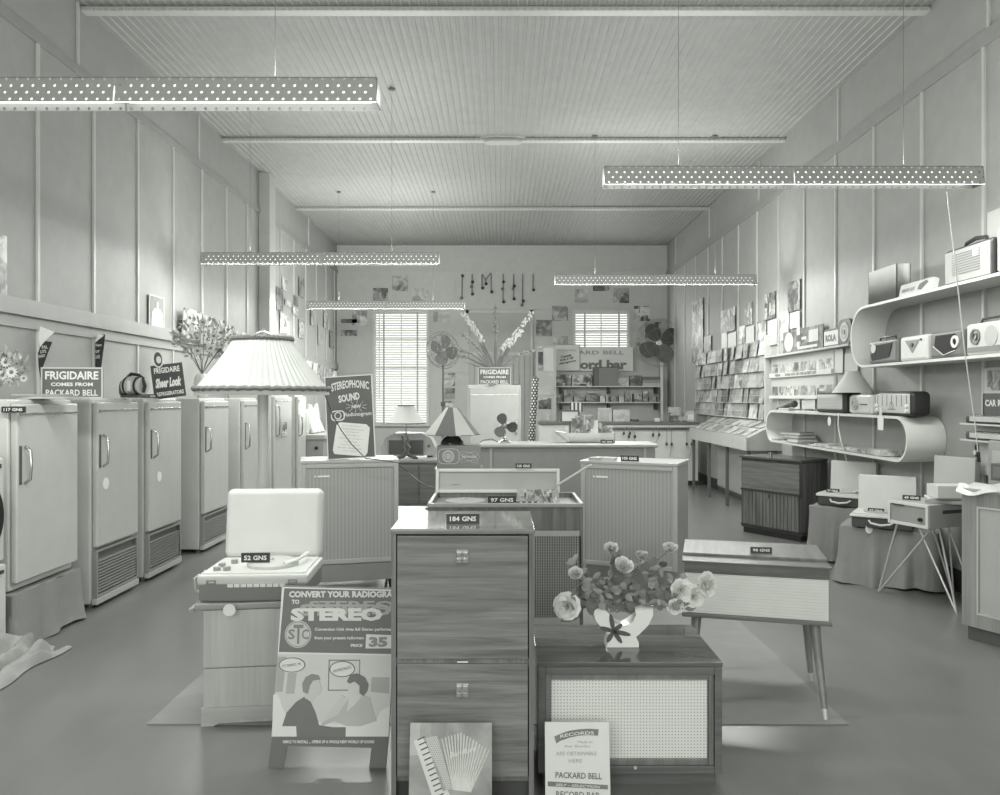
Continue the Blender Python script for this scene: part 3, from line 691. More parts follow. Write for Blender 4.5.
rs = [(611, 550, .034, 'open rose at the top left of the vase', 200, .5, (0, -.5, .8)), (623, 567, .044, 'full pale rose in the upper middle of the vase', 204, .55, (.2, -.6, .7)), (642, 557, .03, 'small rose bud standing over the middle of the vase', 190, .35, (0, -.2, 1)), (670, 549, .033, 'single rose on the tallest stem at the upper right', 205, .6, (0, -.4, .9)),
      (576, 575, .034, 'rose on the far left above the big daisy-like bloom', 205, .5, (-.2, -.6, .7)), (575, 561, .018, 'tiny closed rose bud at the far left', 170, .25, (-.2, -.1, 1)), (567, 606, .058, 'large ragged open bloom hanging at the lower left of the vase', 226, .95, (-.3, -1, .1)),
      (643, 568, .03, 'rose under the small bud in the middle', 186, .4, (.1, -.4, .8)), (651, 582, .026, 'narrow white bud drooping in the middle of the bouquet', 220, .3, (.3, -.5, -.4)), (681, 590, .05, 'white rose nearest the centre in the right-hand cluster', 228, .8, (.2, -1, .2)), (694, 596, .048, 'white rose at the middle of the right-hand cluster', 230, .85, (.2, -1, 0)), (675, 606, .036, 'white rose at the bottom of the right-hand cluster', 228, .8, (0, -1, -.2)),
      (706, 584, .052, 'ragged white bloom at the far right of the bouquet', 222, .8, (.5, -.8, .2)), (590, 598, .022, 'small bud low on the left of the bouquet', 175, .3, (-.4, -.2, .8)), (663, 566, .022, 'dark bud beside the tallest stem', 120, .3, (0, -.1, 1)), (607, 583, .024, 'small half-hidden bud in the left leaves', 180, .3, (0, -.4, .8))]
for x, y, r, lb, v, op, d in rs: rose(x, y, r, lb, v, op, random.uniform(-.06, .04), d)
b = MB()
for k in range(150):
    x = random.uniform(575, 685); y = 604-abs(random.gauss(0, 1))*18+(abs(x-621)/60)**2*6
    p = Vector(px(x, min(y, 612), 3.27+random.uniform(-.07, .06)))-Vector(px(621, 605, 3.27))
    leafmesh(b, p, (random.uniform(-1, 1)+(x-621)*.012, random.uniform(-.8, .2), random.uniform(-.7, .9)), random.uniform(.028, .05), random.uniform(.009, .017))
o = b.build('rose_foliage', M(138, .55, 0, 'rose_leaf'), None, 60); o.location = px(621, 605, 3.27)
tag(o, 'mass of rose leaves spreading over the rim of the white vase', 'foliage', None, 'stuff')

# --- leaning cards
def leaning(name, label, cat, xc, d, w, h, lean=10, rz=0, base_mat=None, z=0, grp=None, roll=0):
    t = thing(name, label, cat, (X_(xc, d), d, z), rz, grp); t.rotation_euler = (math.radians(-lean), math.radians(roll), math.radians(rz)); return t
t = leaning('record_cover', 'record cover showing a piano accordion, leaning on the cocktail cabinet', 'record', 450, 2.80, .3, .3, 12, z=.003)
MB().box(-.147, .147, 0, .006, 0, .328, .001).build('sleeve', M(176, .35, 0, 'glossy_sleeve'), t)
MB().box(-.15, .15, -.0006, .0, 0, .328).build('photo_print', printed(3, 130, 190, 5), t)
K = M(212, .4, 0, 'keys')
b = MB(); s_ = lambda x, y: ((x-450)/278., (814-y)/278.)
b.prism([s_(412, 740), s_(421, 736), s_(452, 795), s_(436, 803)], -.003, 0); b.build('piano_keys', K, t)
b = MB()
for k in range(13):
    f = k/12; x = 415+f*22; y = 739+f*58; b.tube([(*[s_(x+1, y)[0]], -.004, s_(x+1, y)[1]), (s_(x+8, y-3)[0], -.004, s_(x+8, y-3)[1])], .0022, 4)
b.build('black_keys', M(96, .4), t)
b = MB(); b.prism([s_(424, 737), s_(436, 735), s_(452, 785), s_(442, 787)], -.003, 0); b.build('register_panel', dotted(196, 150, .007, .007, .002, name='grille_print'), t)
b = MB()
for k in range(16):
    f = k/15; a = s_(441+f*48, 731+abs(f-.4)*16+f*f*8); c = s_(453+f*17, 786+f*2); b.tube([(a[0], -.002-.001*(k % 2), a[1]), (c[0], -.002, c[1])], .0028, 4)
b.build('bellows', M(222, .5), t)
MB().text('Bandura', *s_(462, 750), .1, .018, -.006, rot=.27, shear=.3).build('lettering', WHITE, t)
t = leaning('showcard', 'white hand-lettered record bar card leaning on the low speaker cabinet', 'sign', 578, 2.94, .24, .3, 9, z=.003)
MB().box(-.123, .123, 0, .006, 0, .279, .001).build('card', M(222, .5, 0, 'white_card_board'), t)
s_ = lambda x, y: ((x-578)/265., (797-y)/265.)
b = MB(); pts = [s_(555, 737), s_(562, 734), s_(570, 731.5), s_(580, 730), s_(590, 729.5), s_(600, 730), s_(599, 736), s_(590, 735.5), s_(580, 736), s_(570, 738), s_(561, 741), s_(557, 743.5)]
b.prism(pts, -.002, 0); b.build('banner', M(122, .5), t); MB().prism([s_(548, 779.5), s_(608, 783), s_(608, 787), s_(548, 784)], -.002, 0).build('stripe', M(122, .5), t)
b = MB(); b.text('RECORDS', *s_(578, 735), .13, .012, -.003, rot=.1, arc=.004); b.text('SELF - SELECTION', *s_(578, 783.5), .17, .009, -.003, rot=-.05, shear=.3); b.build('banner_lettering', M(220, .5), t)
b = MB(); b.text('ARE OBTAINABLE', *s_(577, 753), .155, .014, bold=0).text('HERE', *s_(576, 760), .05, .013, bold=0).text('Made in', *s_(586, 742), .055, .009, bold=0).text('the Studio', *s_(578, 746), .1, .009, bold=0); b.build('lettering', M(168, .5), t)
b = MB(); b.text('PACKARD BELL', *s_(579, 774), .175, .022, bold=.015, rot=-.03).text('RECORD BAR', *s_(578, 792), .165, .022, bold=.01, rot=-.03); b.build('bold_lettering', M(108, .5), t)
# ================================================================ refrigerator side (left wall)
# local frame of a left-wall thing: rz=90, local x runs away from the camera along the wall, local -y faces the room
FXP = -2.89
def fridge(xa, xb, label, z=0.03, top=1.515, grille=False, sticker=None, handle='lines', dv=184, side=196, vent=(.12, .36), hz=(1.0, 1.24), dep=.6):
    ya, yb = inv(FXP, xa), inv(FXP, xb); w_ = yb-ya; yc = (ya+yb)/2
    t = thing('refrigerator', label, 'refrigerator', (FXP, yc, z), 90, 'refrigerators along the wall')
    h_ = top-z; hw = w_/2
    MB().box(-hw, hw, .045, dep, 0, h_, .018).build('cabinet', M(side, .32, 0, 'enamel'), t)
    dz0 = .05 if not grille else .05
    MB().box(-hw+.012, hw-.012, 0, .043, dz0 + (vent[1] if grille else 0), h_-.03, .012, seg=3).build('door', M(dv, .3, 0, 'enamel_door'), t)
    MB().box(-hw+.03, hw-.03, -.008, 0, h_-.095, h_-.083, .002).box(-hw+.03, -hw+.05, -.016, 0, h_-.1, h_-.08).build('trim_bar', CHROME, t)
    hd = MB(); x = -hw+.055; z0 = hz[0]*h_/1.48; z1 = hz[1]*h_/1.48
    hd.box(x-.025, x+.0, -.004, 0, z0, z1, .003); hd.build('handle_plate', M(104, .25, .4, 'handle_plate'), t)
    MB().tube([(x+.03, 0, z0+.005), (x+.03, -.035, z0+.03), (x+.03, -.042, (z0+z1)/2), (x+.03, -.035, z1-.03), (x+.03, 0, z1-.005)], .009, 8).build('handle', CHROME, t)
    if grille:
        b = MB(); a0 = .05; a1 = vent[1]
        for k in range(int((a1-a0-.05)/.022)): b.box(-hw+.03, hw-.03, .01, .03, a0+.03+k*.022, a0+.042+k*.022)
        b.frame(-hw+.012, hw-.012, a0, a1+.03, .016, .006, .043); b.build('louvres', M(150, .4, .2, 'louvre_metal'), t)
        MB().box(-hw+.02, hw-.02, .03, .045, a0+.01, a1+.02).build('louvre_recess', M(96, .6), t)
        MB().box(-hw, hw, .0, .04, 0, .045, .004).build('kick_rail', M(176, .4), t)
    if sticker: MB().disc(sticker[0], sticker[1], .042, -.003, 0).build('sticker', WHITE, t)
    for sx in (-1, 1) if z < .1 else (): MB().cyl((sx*(hw-.05), .08, 0), (sx*(hw-.05), .08, -z), .022).build('foot', M(120, .3, .4, 'metal_foot'), t)
    return t, yc, hw
fridge(16, 79, 'small refrigerator raised on a cloth-draped platform, slogan sign on top', z=.352, top=1.51, dv=190, side=198, hz=(.82, 1.12))
fridge(97, 139, 'tall freezer with louvred base and round white sticker, chrome appliance on top', grille=True, sticker=(-.2, .86), hz=(.98, 1.22), vent=(.12, .36))
fridge(149, 182, 'tall freezer with louvred base next beyond the stickered one, under the three-line sign', grille=True, sticker=(-.14, .82), vent=(.1, .33), hz=(.98, 1.22))
fridge(204, 229, 'refrigerator under the white flower vase, part hidden by the lamp shade', grille=True, vent=(.1, .3), hz=(.95, 1.2))
fridge(244, 260, 'refrigerator directly behind the floor lamp pole', hz=(.9, 1.2))
fridge(275, 292, 'refrigerator with a small bottle print hanging from its long handle', hz=(.95, 1.35), top=1.56)
fridge(298, 306, 'farthest narrow refrigerator next to the wall cabinet', hz=(.9, 1.2), top=1.56, dep=.44)
o = MB().box(-.06, .06, -.002, .002, -.2, 0).build('hang_tag', printed(61, 90, 220, 22)); o.location = (FXP+.06, inv(FXP, 279.5), 1.2); o.rotation_euler = (0, 0, math.radians(70)); tag(o, 'small printed tag hanging from the sixth refrigerator handle', 'tag')
# cloth-draped platform
def drape(w_, d_, h_, amp, nf, seed, flare=.05):
    rr = random.Random(seed); b = MB(); P = []; m = 36
    per = 2*(w_+d_); steps = 160
    for k in range(steps):
        s_ = per*k/steps
        if s_ < w_: p = (-w_/2+s_, 0, 0, -1)
        elif s_ < w_+d_: p = (w_/2, s_-w_, 1, 0)
        elif s_ < 2*w_+d_: p = (w_/2-(s_-w_-d_), d_, 0, 1)
        else: p = (-w_/2, d_-(s_-2*w_-d_), -1, 0)
        P.append((*p, s_))
    rows = []
    for j in range(9):
        f = j/8; row = []
        for (x, y, nx, ny, s_) in P:
            rip = amp*f*(math.sin(s_/per*2*PI*nf)+.5*math.sin(s_/per*2*PI*(nf*1.7)+1)+.3*math.sin(s_*23+seed))
            off = .006+flare*f*f+rip
            z = h_*(1-f)+ (.012+.012*math.sin(s_*9+seed) if j == 8 else 0) + (.004*math.sin(s_*31) if j < 8 else 0)
            row.append(b.bm.verts.new((x+nx*off, y+ny*off, z)))
        rows.append(row)
    for A, B_ in zip(rows, rows[1:]):
        for k in range(steps): b.bm.faces.new((A[k], A[(k+1) % steps], B_[(k+1) % steps], B_[k]))
    b.bm.faces.new(rows[0]); return b
CL = M(140, .9, 0, 'drape_cloth', .35, 90); CLR = M(134, .9, 0, 'drape_cloth_rib', .3, 200)
t = thing('display_platform', 'low platform draped in grey cloth under the small raised refrigerator', 'platform', (FXP+.0, (4.62+inv(FXP, 82))/2, 0), 90)
pw = inv(FXP, 82)-4.62
MB().box(-pw/2+.01, pw/2-.01, .01, .6, 0, .335).build('box', M(120, .6), t)
drape(pw-.04, .58, .345, .016, 9, 3, .03).build('cloth', CL, t, 60)
# crumpled spare cloth on the floor
b = MB(); n = 26; G_ = []
for i in range(n+1):
    for j in range(n+1):
        u, v = i/n, j/n; e = math.sin(PI*u)**.4*math.sin(PI*v)**.4
        z = .006+e*(.05+.05*math.sin(u*11+v*7)*math.sin(v*9-u*5)+.03*math.sin(u*23+v*17))+.22*max(0, 1-u*2.2)*e
        G_.append(b.bm.verts.new(((u-.5)*.26+.02*math.sin(v*9), (v-.5)*.8+.05*math.sin(u*14), max(.004, z))))
for i in range(n):
    for j in range(n): a = i*(n+1)+j; b.bm.faces.new((G_[a], G_[a+1], G_[a+n+2], G_[a+n+1]))
o = b.build('cloth', M(150, .8, 0, 'loose_cloth', .2, 60), None, 60); o.location = (-2.74, 4.3, 0); tag(o, 'loose crumpled grey cloth lying on the floor by the draped platform', 'cloth')
# washing machine cut by the picture edge
t = thing('washing_machine', 'white washing machine with black round window at the picture edge', 'washing machine', (-2.90, 4.22, 0), 90)
MB().box(-.35, .35, .02, .6, .09, 1.18, .02).build('case', M(198, .35, 0, 'white_case'), t)
MB().box(-.345, .345, 0, .022, .57, 1.17, .012).build('front_panel', M(204, .35, 0, 'white_front'), t)
MB().box(-.345, .345, -.012, .022, .13, .55, .012).build('lower_door', M(204, .35, 0, 'white_front'), t)
MB().disc(0, .84, .31, -.02, .001, 48, rz=.27).build('window', M(26, .35, 0, 'black_glass'), t)
MB().ring(0, .84, .325, .016, -.012, .001, 48, rz=.285).build('window_ring', M(190, .3), t)
MB().box(.2, .31, -.006, 0, 1.11, 1.135).box(.2, .31, -.02, -.01, .5, .52).build('badge', M(60, .4), t)
MB().box(-.33, .33, .04, .58, 0, .09).build('plinth', M(90, .5), t)

# things on the refrigerators
def Lw(x, y, X=LX):
    d = inv(X, x); return (X, d, Z_(y, d))
t = thing('showcard', 'large grey refrigerator slogan card on the small raised refrigerator', 'sign', (-2.99, 5.42, 1.515), 0); slogan(t, .40, .21)
# faces the camera a little turned
t.rotation_euler = (0, 0, math.radians(6)); t.location = (X_(72, 5.3), 5.3, 1.515)
for i, (x0, x1, zz) in enumerate(((18, 86, .0), (24, 60, .016))):
    o = MB().box(-.14, .14, -.1, .1, 0, .014, .002).build('leaflet_stack', M((178, 150)[i], .6)); o.location = (X_((x0+x1)/2, 4.98), 4.98, 1.512+zz); o.rotation_euler = (0, 0, .15*i)
    tag(o, ('flat stack of pale leaflets on the small refrigerator before the slogan card', 'thinner grey leaflets on top of the pale stack')[i], 'leaflets')
price_tag('117 GNS', (X_(11, 4.62), 4.64, 1.43), .14, 0, '117 guinea price tag fixed to the side of the small raised refrigerator', .036)
price_tag('217 GNS', (X_(147, 6.5), 6.55, 1.517), .12, 0, 'price tag on the second freezer top beside the chrome appliance', .03)
t = thing('showcard', 'tilted dark Sheer Look refrigerators sign with a round emblem on the freezers', 'sign', (X_(171, 6.75), 6.75, 1.52), 0); t.rotation_euler = (math.radians(-6), math.radians(-8), math.radians(12))
b = MB(); b.box(-.135, .125, 0, .008, 0, .295); b.build('board', M(50, .5, 0, 'sign_black'), t)
b = MB(); b.disc(-.065, .345, .045, -.002, .008, rz=.07); b.build('emblem', BLACK, t)
MB().ring(-.065, .345, .045, .012, -.004, -.001, rz=.075).disc(-.06, .34, .02, -.004, -.001, rz=.032).build('emblem_ring', M(215, .5), t)
b = MB(); b.text('FRIGIDAIRE', -.005, .245, .21, .05, bold=.03).text('Sheer Look', -.005, .135, .215, .085, bold=.06, shear=.35).text('REFRIGERATORS', 0, .04, .22, .035, bold=.03); b.build('lettering', WHITE, t)
# chrome appliance
t = thing('electric_mixer', 'chrome electric appliance with dark rounded handles on the freezer', 'appliance', (X_(135, 6.1), 6.1, 1.52), -20)
b = MB(); b.tube([(-.07, 0, .09), (-.03, 0, .09), (.08, 0, .09)], [.075, .078, .066], 20); b.build('body', M(196, .3, .45, 'bright_chrome'), t)
b = MB(); b.tube([(-.12, 0, .02), (-.10, 0, .06), (-.075, 0, .08)], [.03, .05, .07], 12); b.build('front_cap', M(60, .3), t)
b = MB(); b.tube([(-.07, 0, .165), (-.04, 0, .185), (.04, 0, .175), (.08, 0, .15)], .012, 8).tube([(.08, 0, .15), (.1, 0, .09), (.085, 0, .04)], [.012, .014, .012], 8); b.build('handle', BLACK, t)
b = MB(); b.box(-.09, .08, -.06, .06, 0, .02, .006); b.build('base', M(70, .4), t)
for x in (-.045, .055): MB().cyl((x-.008, 0, .09), (x+.008, 0, .09), .081-.1*max(0, x), seg=24).build('band', BLACK, t)
MB().box(.0, .03, -.082, -.07, .05, .13, .004).build('dial_plate', M(215, .3), t)
# flower vases
def bouquet(vx, vy, vz, vr, vh, flowers, fol, vlabel, vmat, who):
    t = thing('vase', vlabel, 'vase', (vx, vy, vz))
    MB().lathe([(vr*.45, 0), (vr*.8, vh*.18), (vr, vh*.5), (vr*.85, vh*.85), (vr*.55, vh)], seg=24).build('body', vmat, t)
    for i, (x, y, r, v) in enumerate(flowers):
        c = Vector(px(x, y, vy-.05)); t = thing('daisy', '%s %s' % (('highest', 'uppermost right', 'middle left', 'middle', 'middle right', 'lower left', 'lowest', 'lower right', 'outermost', 'smallest', 'last')[i], 'pale bloom in the ' + who), 'flower', c, 0, 'flowers in the ' + who)
        b = MB()
        for k in range(12):
            a = 2*PI*k/12; ca, sa = math.cos(a), math.sin(a)
            v_ = [b.bm.verts.new(q) for q in ((0, 0, 0), (r*.6*ca-r*.16*sa, -r*.2, r*.6*sa+r*.16*ca), (r*ca, -r*.05, r*sa), (r*.6*ca+r*.16*sa, -r*.2, r*.6*sa-r*.16*ca))]
            b.bm.faces.new(v_)
        b.build('petals', M(v, .7, 0, 'petal'), t)
        MB().ball((0, -r*.12, 0), r*.28, 8).build('centre', M(120, .7), t)
        e = Vector((vx, vy, vz+vh))-c; MB().tube([(0, 0, 0), e*.5+Vector((0, .03, .02)), e], .004, 5).build('stem', M(110, .6), t)
    b = MB(); x0, x1, y0, y1, cnt = fol
    for k in range(cnt):
        u, v = random.uniform(-1, 1), random.uniform(-1, 1)
        if u*u+v*v > 1.05: continue
        p = Vector(px((x0+x1)/2+u*(x1-x0)/2, (y0+y1)/2+v*(y1-y0)/2, vy+random.uniform(-.1, .1)))-Vector((vx, vy, vz+vh))
        leafmesh(b, p, (u+random.uniform(-.6, .6), random.uniform(-.6, .2), -v*.6+random.uniform(-.3, .6)), random.uniform(.03, .06), random.uniform(.007, .014))
    o = b.build('foliage', M(158, .6, 0, 'grey_leaf'), None, 60); o.location = (vx, vy, vz+vh); tag(o, 'loose leafy greenery filling the ' + who, 'foliage', None, 'stuff')
vd = 7.85
bouquet(X_(205, vd)-.03, vd, 1.516, .085, .24, [(203, 322, .045, 190), (214, 336, .05, 205), (184, 340, .04, 170), (197, 338, .045, 200), (222, 345, .04, 185), (186, 349, .035, 165), (198, 351, .05, 212), (211, 348, .055, 216), (228, 338, .03, 180), (175, 337, .03, 160)], (174, 234, 318, 358, 260), 'rounded white vase of mixed flowers on a refrigerator beside the lamp shade', M(216, .25, 0, 'white_china'), 'white vase on the refrigerators')
vd = 5.0
bouquet(X_(-14, vd), vd, 1.515, .08, .22, [(6, 362, .04, 205), (12, 372, .045, 212), (18, 358, .035, 200), (3, 375, .04, 195), (24, 378, .03, 190), (9, 382, .03, 180)], (-30, 26, 350, 386, 220), 'vase of pale flowers just past the picture edge on the small refrigerator', M(190, .3), 'vase by the leaflets')
# pennants on the wall
def pennant(pts, lines, label, d, xc, yc):
    t = thing('pennant', label, 'pennant', px(xc, yc, d), 0, 'curved wall pennants')
    s_ = d/F; P = [((x-xc)*s_, (yc-y)*s_) for x, y in pts[0]]; MB().prism(P, 0, .004).build('dark_panel', M(48, .6, 0, 'pennant_black'), t)
    P = [((x-xc)*s_, (yc-y)*s_) for x, y in pts[1]]; MB().prism(P, -.001, .005).build('white_tip', WHITE, t)
    b = MB()
    for tx, x, y, wd, ht in lines: b.text(tx, (x-xc)*s_, (yc-y)*s_, wd*s_, ht*s_, -.003, bold=.03, rot=.1)
    b.build('lettering', M(200, .5), t)
pennant(([(45, 341), (52, 342), (48, 352), (43, 366), (40.5, 380), (38.5, 366), (38, 353), (41, 345)], [(40, 326), (54.5, 332), (46, 340), (40, 347), (39, 340)]), [('PAL', 45, 347, 6, 3.5), ('LITE', 43.5, 351.5, 6, 3), ('GIANT', 42, 356, 7, 3)], 'curved black pennant with a white tip hanging left of the slogan card', 5.9, 45, 352)
pennant(([(97, 335), (105, 334.5), (104, 345), (101, 368), (93, 367), (91, 355), (93, 343)], [(98, 334), (104, 335.5), (97, 341), (92, 347), (93, 341)]), [('New', 99, 345, 6, 3), ('for', 97, 351, 6, 4), ('DELUXE', 96, 357, 8, 3.5)], 'curved black pennant hanging right of the slogan card', 6.75, 98, 351)

# pictures and record covers pinned to the walls
def wallcard(side, x0, x1, y0, y1, mat, name, label, cat, grp=None, lean=0, border=True, tilt=0):
    if side == 'B':
        d = BY-.012; c = px((x0+x1)/2, (y0+y1)/2, d); w_ = (x1-x0)/F*d; h_ = (y1-y0)/F*d; rz = 0
    else:
        X = LX+.02 if side == 'L' else RX-.02
        a, c_ = inv(X, x0), inv(X, x1); ym = (a+c_)/2; w_ = abs(a-c_); d = ym; rz = 90 if side == 'L' else -90
        xm = VX+X/d*F; c = (X, ym, Z_((y0+y1)/2, d)); h_ = (y1-y0)/F*d
    o = MB().box(-w_/2, w_/2, -.004, .004, -h_/2, h_/2).build(name, mat); o.location = c; o.rotation_euler = (math.radians(lean), math.radians(tilt), math.radians(rz))
    tag(o, label, cat, grp); return o
wallcard('L', -8, 6.5, 234, 307, printed(40, 110, 225, 6), 'poster', 'tall pale poster on the wall at the picture edge above the rail', 'poster')
o = wallcard('L', 149, 164, 296, 331, M(196, .5), 'photograph', 'framed portrait photograph of a person in a white suit above the freezers', 'photograph')
w_ = abs(inv(LX, 149)-inv(LX, 164))/2
MB().box(-w_*.86, w_*.86, -.007, -.004, -.16, .165).build('print', printed(41, 80, 120, 4), o)
b = MB(); b.prism([(-.14, -.155), (-.12, .0), (-.06, .05), (.06, .05), (.12, .0), (.14, -.155)], -.009, -.007); b.build('white_suit', M(215, .5), o)
b = MB(); b.disc(0, .085, .032, -.009, -.007, rz=.042); b.build('portrait_face', M(165, .5), o)
# covers on the left wall beyond the post
lw = [(276, 283, 288, 310, 70, 150), (282, 287, 277, 290, 120, 215), (285, 291, 300, 306, 120, 200), (294, 298, 296, 306, 60, 130), (299, 304, 278, 297, 100, 160), (293, 298, 308, 315, 120, 230), (280, 284, 313, 333, 90, 215), (284, 289, 316, 334, 60, 225), (299, 304, 320, 338, 80, 190), (311, 316, 310, 326, 110, 170), (324, 329, 313, 329, 120, 215), (318, 322, 325, 345, 130, 175), (330, 334, 331, 348, 90, 150)]
nm = ['tall dark record cover beside the white post', 'small pale cover topmost beyond the white post', 'small mottled cover low beside the second batten', 'narrow dark cover in the second bay past the post', 'tall arched picture high in the second bay', 'pale cover with a white face shape in the second bay', 'lower cover with a black wedge past the post', 'lower cover with a white wedge past the post', 'lower picture under the arched one', 'grey cover just below the far light fitting', 'pale cover near the room corner', 'light grey cover between two battens near the corner', 'dark cover closest to the room corner']
for i, (x0, x1, y0, y1, lo, hi) in enumerate(lw): wallcard('L', x0, x1, y0, y1, printed(100+i, lo, hi, 9), 'record_cover', nm[i], 'record cover', 'record covers pinned on the refrigerator wall')
# covers hung on a string behind the flower vase, and further on
sp = [Lw(175, 319), Lw(190, 323), Lw(215, 335), Lw(240, 346), Lw(262, 356)]
o = MB().tube([(p[0]+.05, p[1], p[2]) for p in sp], .004, 5).build('string', M(190, .5)); tag(o, 'string of record covers stretched along the wall behind the flower vase', 'string')
ps = [(178, 196, 310, 340, 'palest cover first on the string behind the vase'), (197, 208, 316, 345, 'second cover on the string, dark with a light corner'), (209, 219, 320, 348, 'third cover on the string above the flowers'), (220, 228, 325, 352, 'fourth cover on the string above the flowers'), (229, 236, 329, 356, 'fifth cover on the string with a dark square'), (237, 243, 333, 360, 'blank white cover at the end of the string')]
for i, (x0, x1, y0, y1, lb) in enumerate(ps):
    o = wallcard('L', x0, x1, y0, y1, printed(120+i, 70 if i < 5 else 190, 200 if i < 5 else 225, 9), 'record_cover', lb, 'record cover', 'record covers on the string', lean=6); o.location.x += .05
ps = [(303, 309, 361, 373, 'white card first on the far string above the wall cabinet'), (310, 314, 363, 381, 'tall white cover second on the far string'), (314, 321, 365, 382, 'dark cover third on the far string'), (321, 326, 367, 382, 'speckled cover fourth on the far string'), (326, 330, 369, 383, 'grey cover fifth on the far string'), (330, 334, 371, 385, 'curled pale cover last on the far string')]
for i, (x0, x1, y0, y1, lb) in enumerate(ps):
    o = wallcard('L', x0, x1, y0, y1, printed(130+i, 180 if i in (0, 1, 5) else 70, 225 if i in (0, 1, 5) else 190, 9), 'record_cover', lb, 'record cover', 'record covers on the far string', lean=6); o.location.x += .05
sp = [Lw(296, 360), Lw(315, 369), Lw(334, 377)]
o = MB().tube([(p[0]+.05, p[1], p[2]) for p in sp], .004, 5).build('string', M(190, .5)); tag(o, 'short string of covers on the wall near the far corner', 'string')
# wall cabinet with white quilted spread
t = thing('wall_cabinet', 'wooden cabinet against the wall behind the ribbed console, dark knobs on its end', 'cabinet', (-2.7, 12.2, 0), 90)
MB().box(-.3, 1.6, 0, .75, .08, .88).build('carcass', M(150, .5, 0, 'plain_wood'), t)
MB().box(-.34, 1.62, -.03, .78, .88, .95, .006).build('top', M(164, .4), t)
MB().box(-.3, 1.6, .03, .7, 0, .08).build('plinth', M(60, .6), t)
for z in (.6, .75): MB().ball((-.315, .1, z), .028, 10).build('knob', BLACK, t)
b = MB()
for k in range(22):
    a = k*.06; b.tube([(-.15+a*.7, .3+.1*math.sin(k), .96), (-.13+a*.7+.04*math.sin(k*2), .32, 1.2), (-.15+a*.7, .35, 1.42-.1*abs(math.sin(k*.3)))], [.04, .045, .03], 7)
o = b.build('pleated_fabric', M(196, .8, 0, 'pleated_fabric')); o.location = (-2.7, 12.2, 0); o.rotation_euler = (0, 0, PI/2); tag(o, 'gathered pale fabric display standing on the far wall cabinet', 'fabric')

# ---------------------------------------------------------------- portable record player group
t = thing('record_cabinet', 'pale wooden record cabinet under the open portable record player', 'cabinet', (X_(255, 3.72), 3.64, 0), 7)
MB().box(-.205, .205, .0, .4, .0, .535, .004).build('carcass', wood(172, 190, 'z', .5), t)
MB().box(-.205, .205, -.012, 0, .27, .535, .003).box(-.205, .205, -.012, 0, .085, .265, .003).build('door', wood(174, 192, 'z', .5), t)
b = MB(); b.prism([(-.215, 0), (-.215, .085), (.215, .085), (.215, 0), (.16, .0), (.12, .02), (.06, .03), (-.06, .03), (-.12, .02), (-.16, 0)], -.014, .0); b.build('shaped_apron', wood(170, 188, 'x', .5), t)
MB().box(-.24, .245, -.03, .42, .54, .572, .008).build('top', M(150, .4, 0, 'cabinet_top'), t)
for k in range(2): MB().tube([(-.24, -.01+.05*k, .555), (-.265, 0+.05*k, .54), (-.255, .03+.05*k, .53)], .008, 6).build('clasp', M(200, .3, .3, 'clasp_metal'), t)
MB().cyl((-.08, -.052, .545), (-.08, -.056, .545), .028, seg=24).build('paper_tag', WHITE, t)
t = thing('record_player', 'portable record player with its large pale lid standing open', 'record player', (X_(259, 3.72), 3.62, .572), 3); t.scale = (.93, 1, 1)
MB().box(-.265, .27, 0, .40, 0, .085, .012).build('case', M(122, .5, 0, 'grey_leatherette'), t)
MB().box(-.272, .277, -.006, .406, .08, .125, .012).build('upper_case', M(202, .4, 0, 'cream_case'), t)
d_ = MB().box(-.25, .255, .02, .38, .125, .13).build('deck', M(206, .4), t)
MB().lathe([(.13, 0), (.13, .014), (.12, .02), (.01, .021), (.004, .035)], (.05, .2, .13), 40).build('turntable', M(190, .4), d_)
MB().tube([(.2, .32, .155), (.21, .3, .165), (.19, .18, .16), (.13, .11, .15)], [.014, .011, .008, .012], 8).build('tone_arm', M(214, .3), d_)
for x, y in ((-.2, .08), (-.15, .08), (-.2, .16), (-.16, .24)): MB().cyl((x, y, .13), (x, y, .148), .018).build('knob', M(150, .3), d_)
b = MB()
for k in range(9): b.box(-.12+k*.032, -.093+k*.032, -.01, -.004, .07, .084)
b.build('grille_slots', M(226, .3), t)
for sx in (-1, 1): MB().frame(sx*.2-.022, sx*.2+.022, .085, .105, .005, -.014, -.004).build('catch', M(150, .3, .4, 'catch'), t)
MB().tube([(-.272, .04, .12), (-.30, .05, .1), (-.30, .07, .04), (-.272, .08, .02)], .006, 6).tube([(-.272, .12, .12), (-.295, .13, .1), (-.295, .15, .04), (-.272, .16, .02)], .006, 6).build('carrying_strap', M(205, .5), t)
L = MB(); L.box(-.262, .268, 0, .085, 0, .355, .035, seg=4); L.rot(-.14, 'X'); L.move((0, .375, .125)); L.build('lid', M(208, .5, 0, 'lid_cream', .1, 200), t)
price_tag('52 GNS', (X_(258, 3.8), 3.76, .725), .135, 3, '52 guinea price tag on the deck of the portable record player', .045)

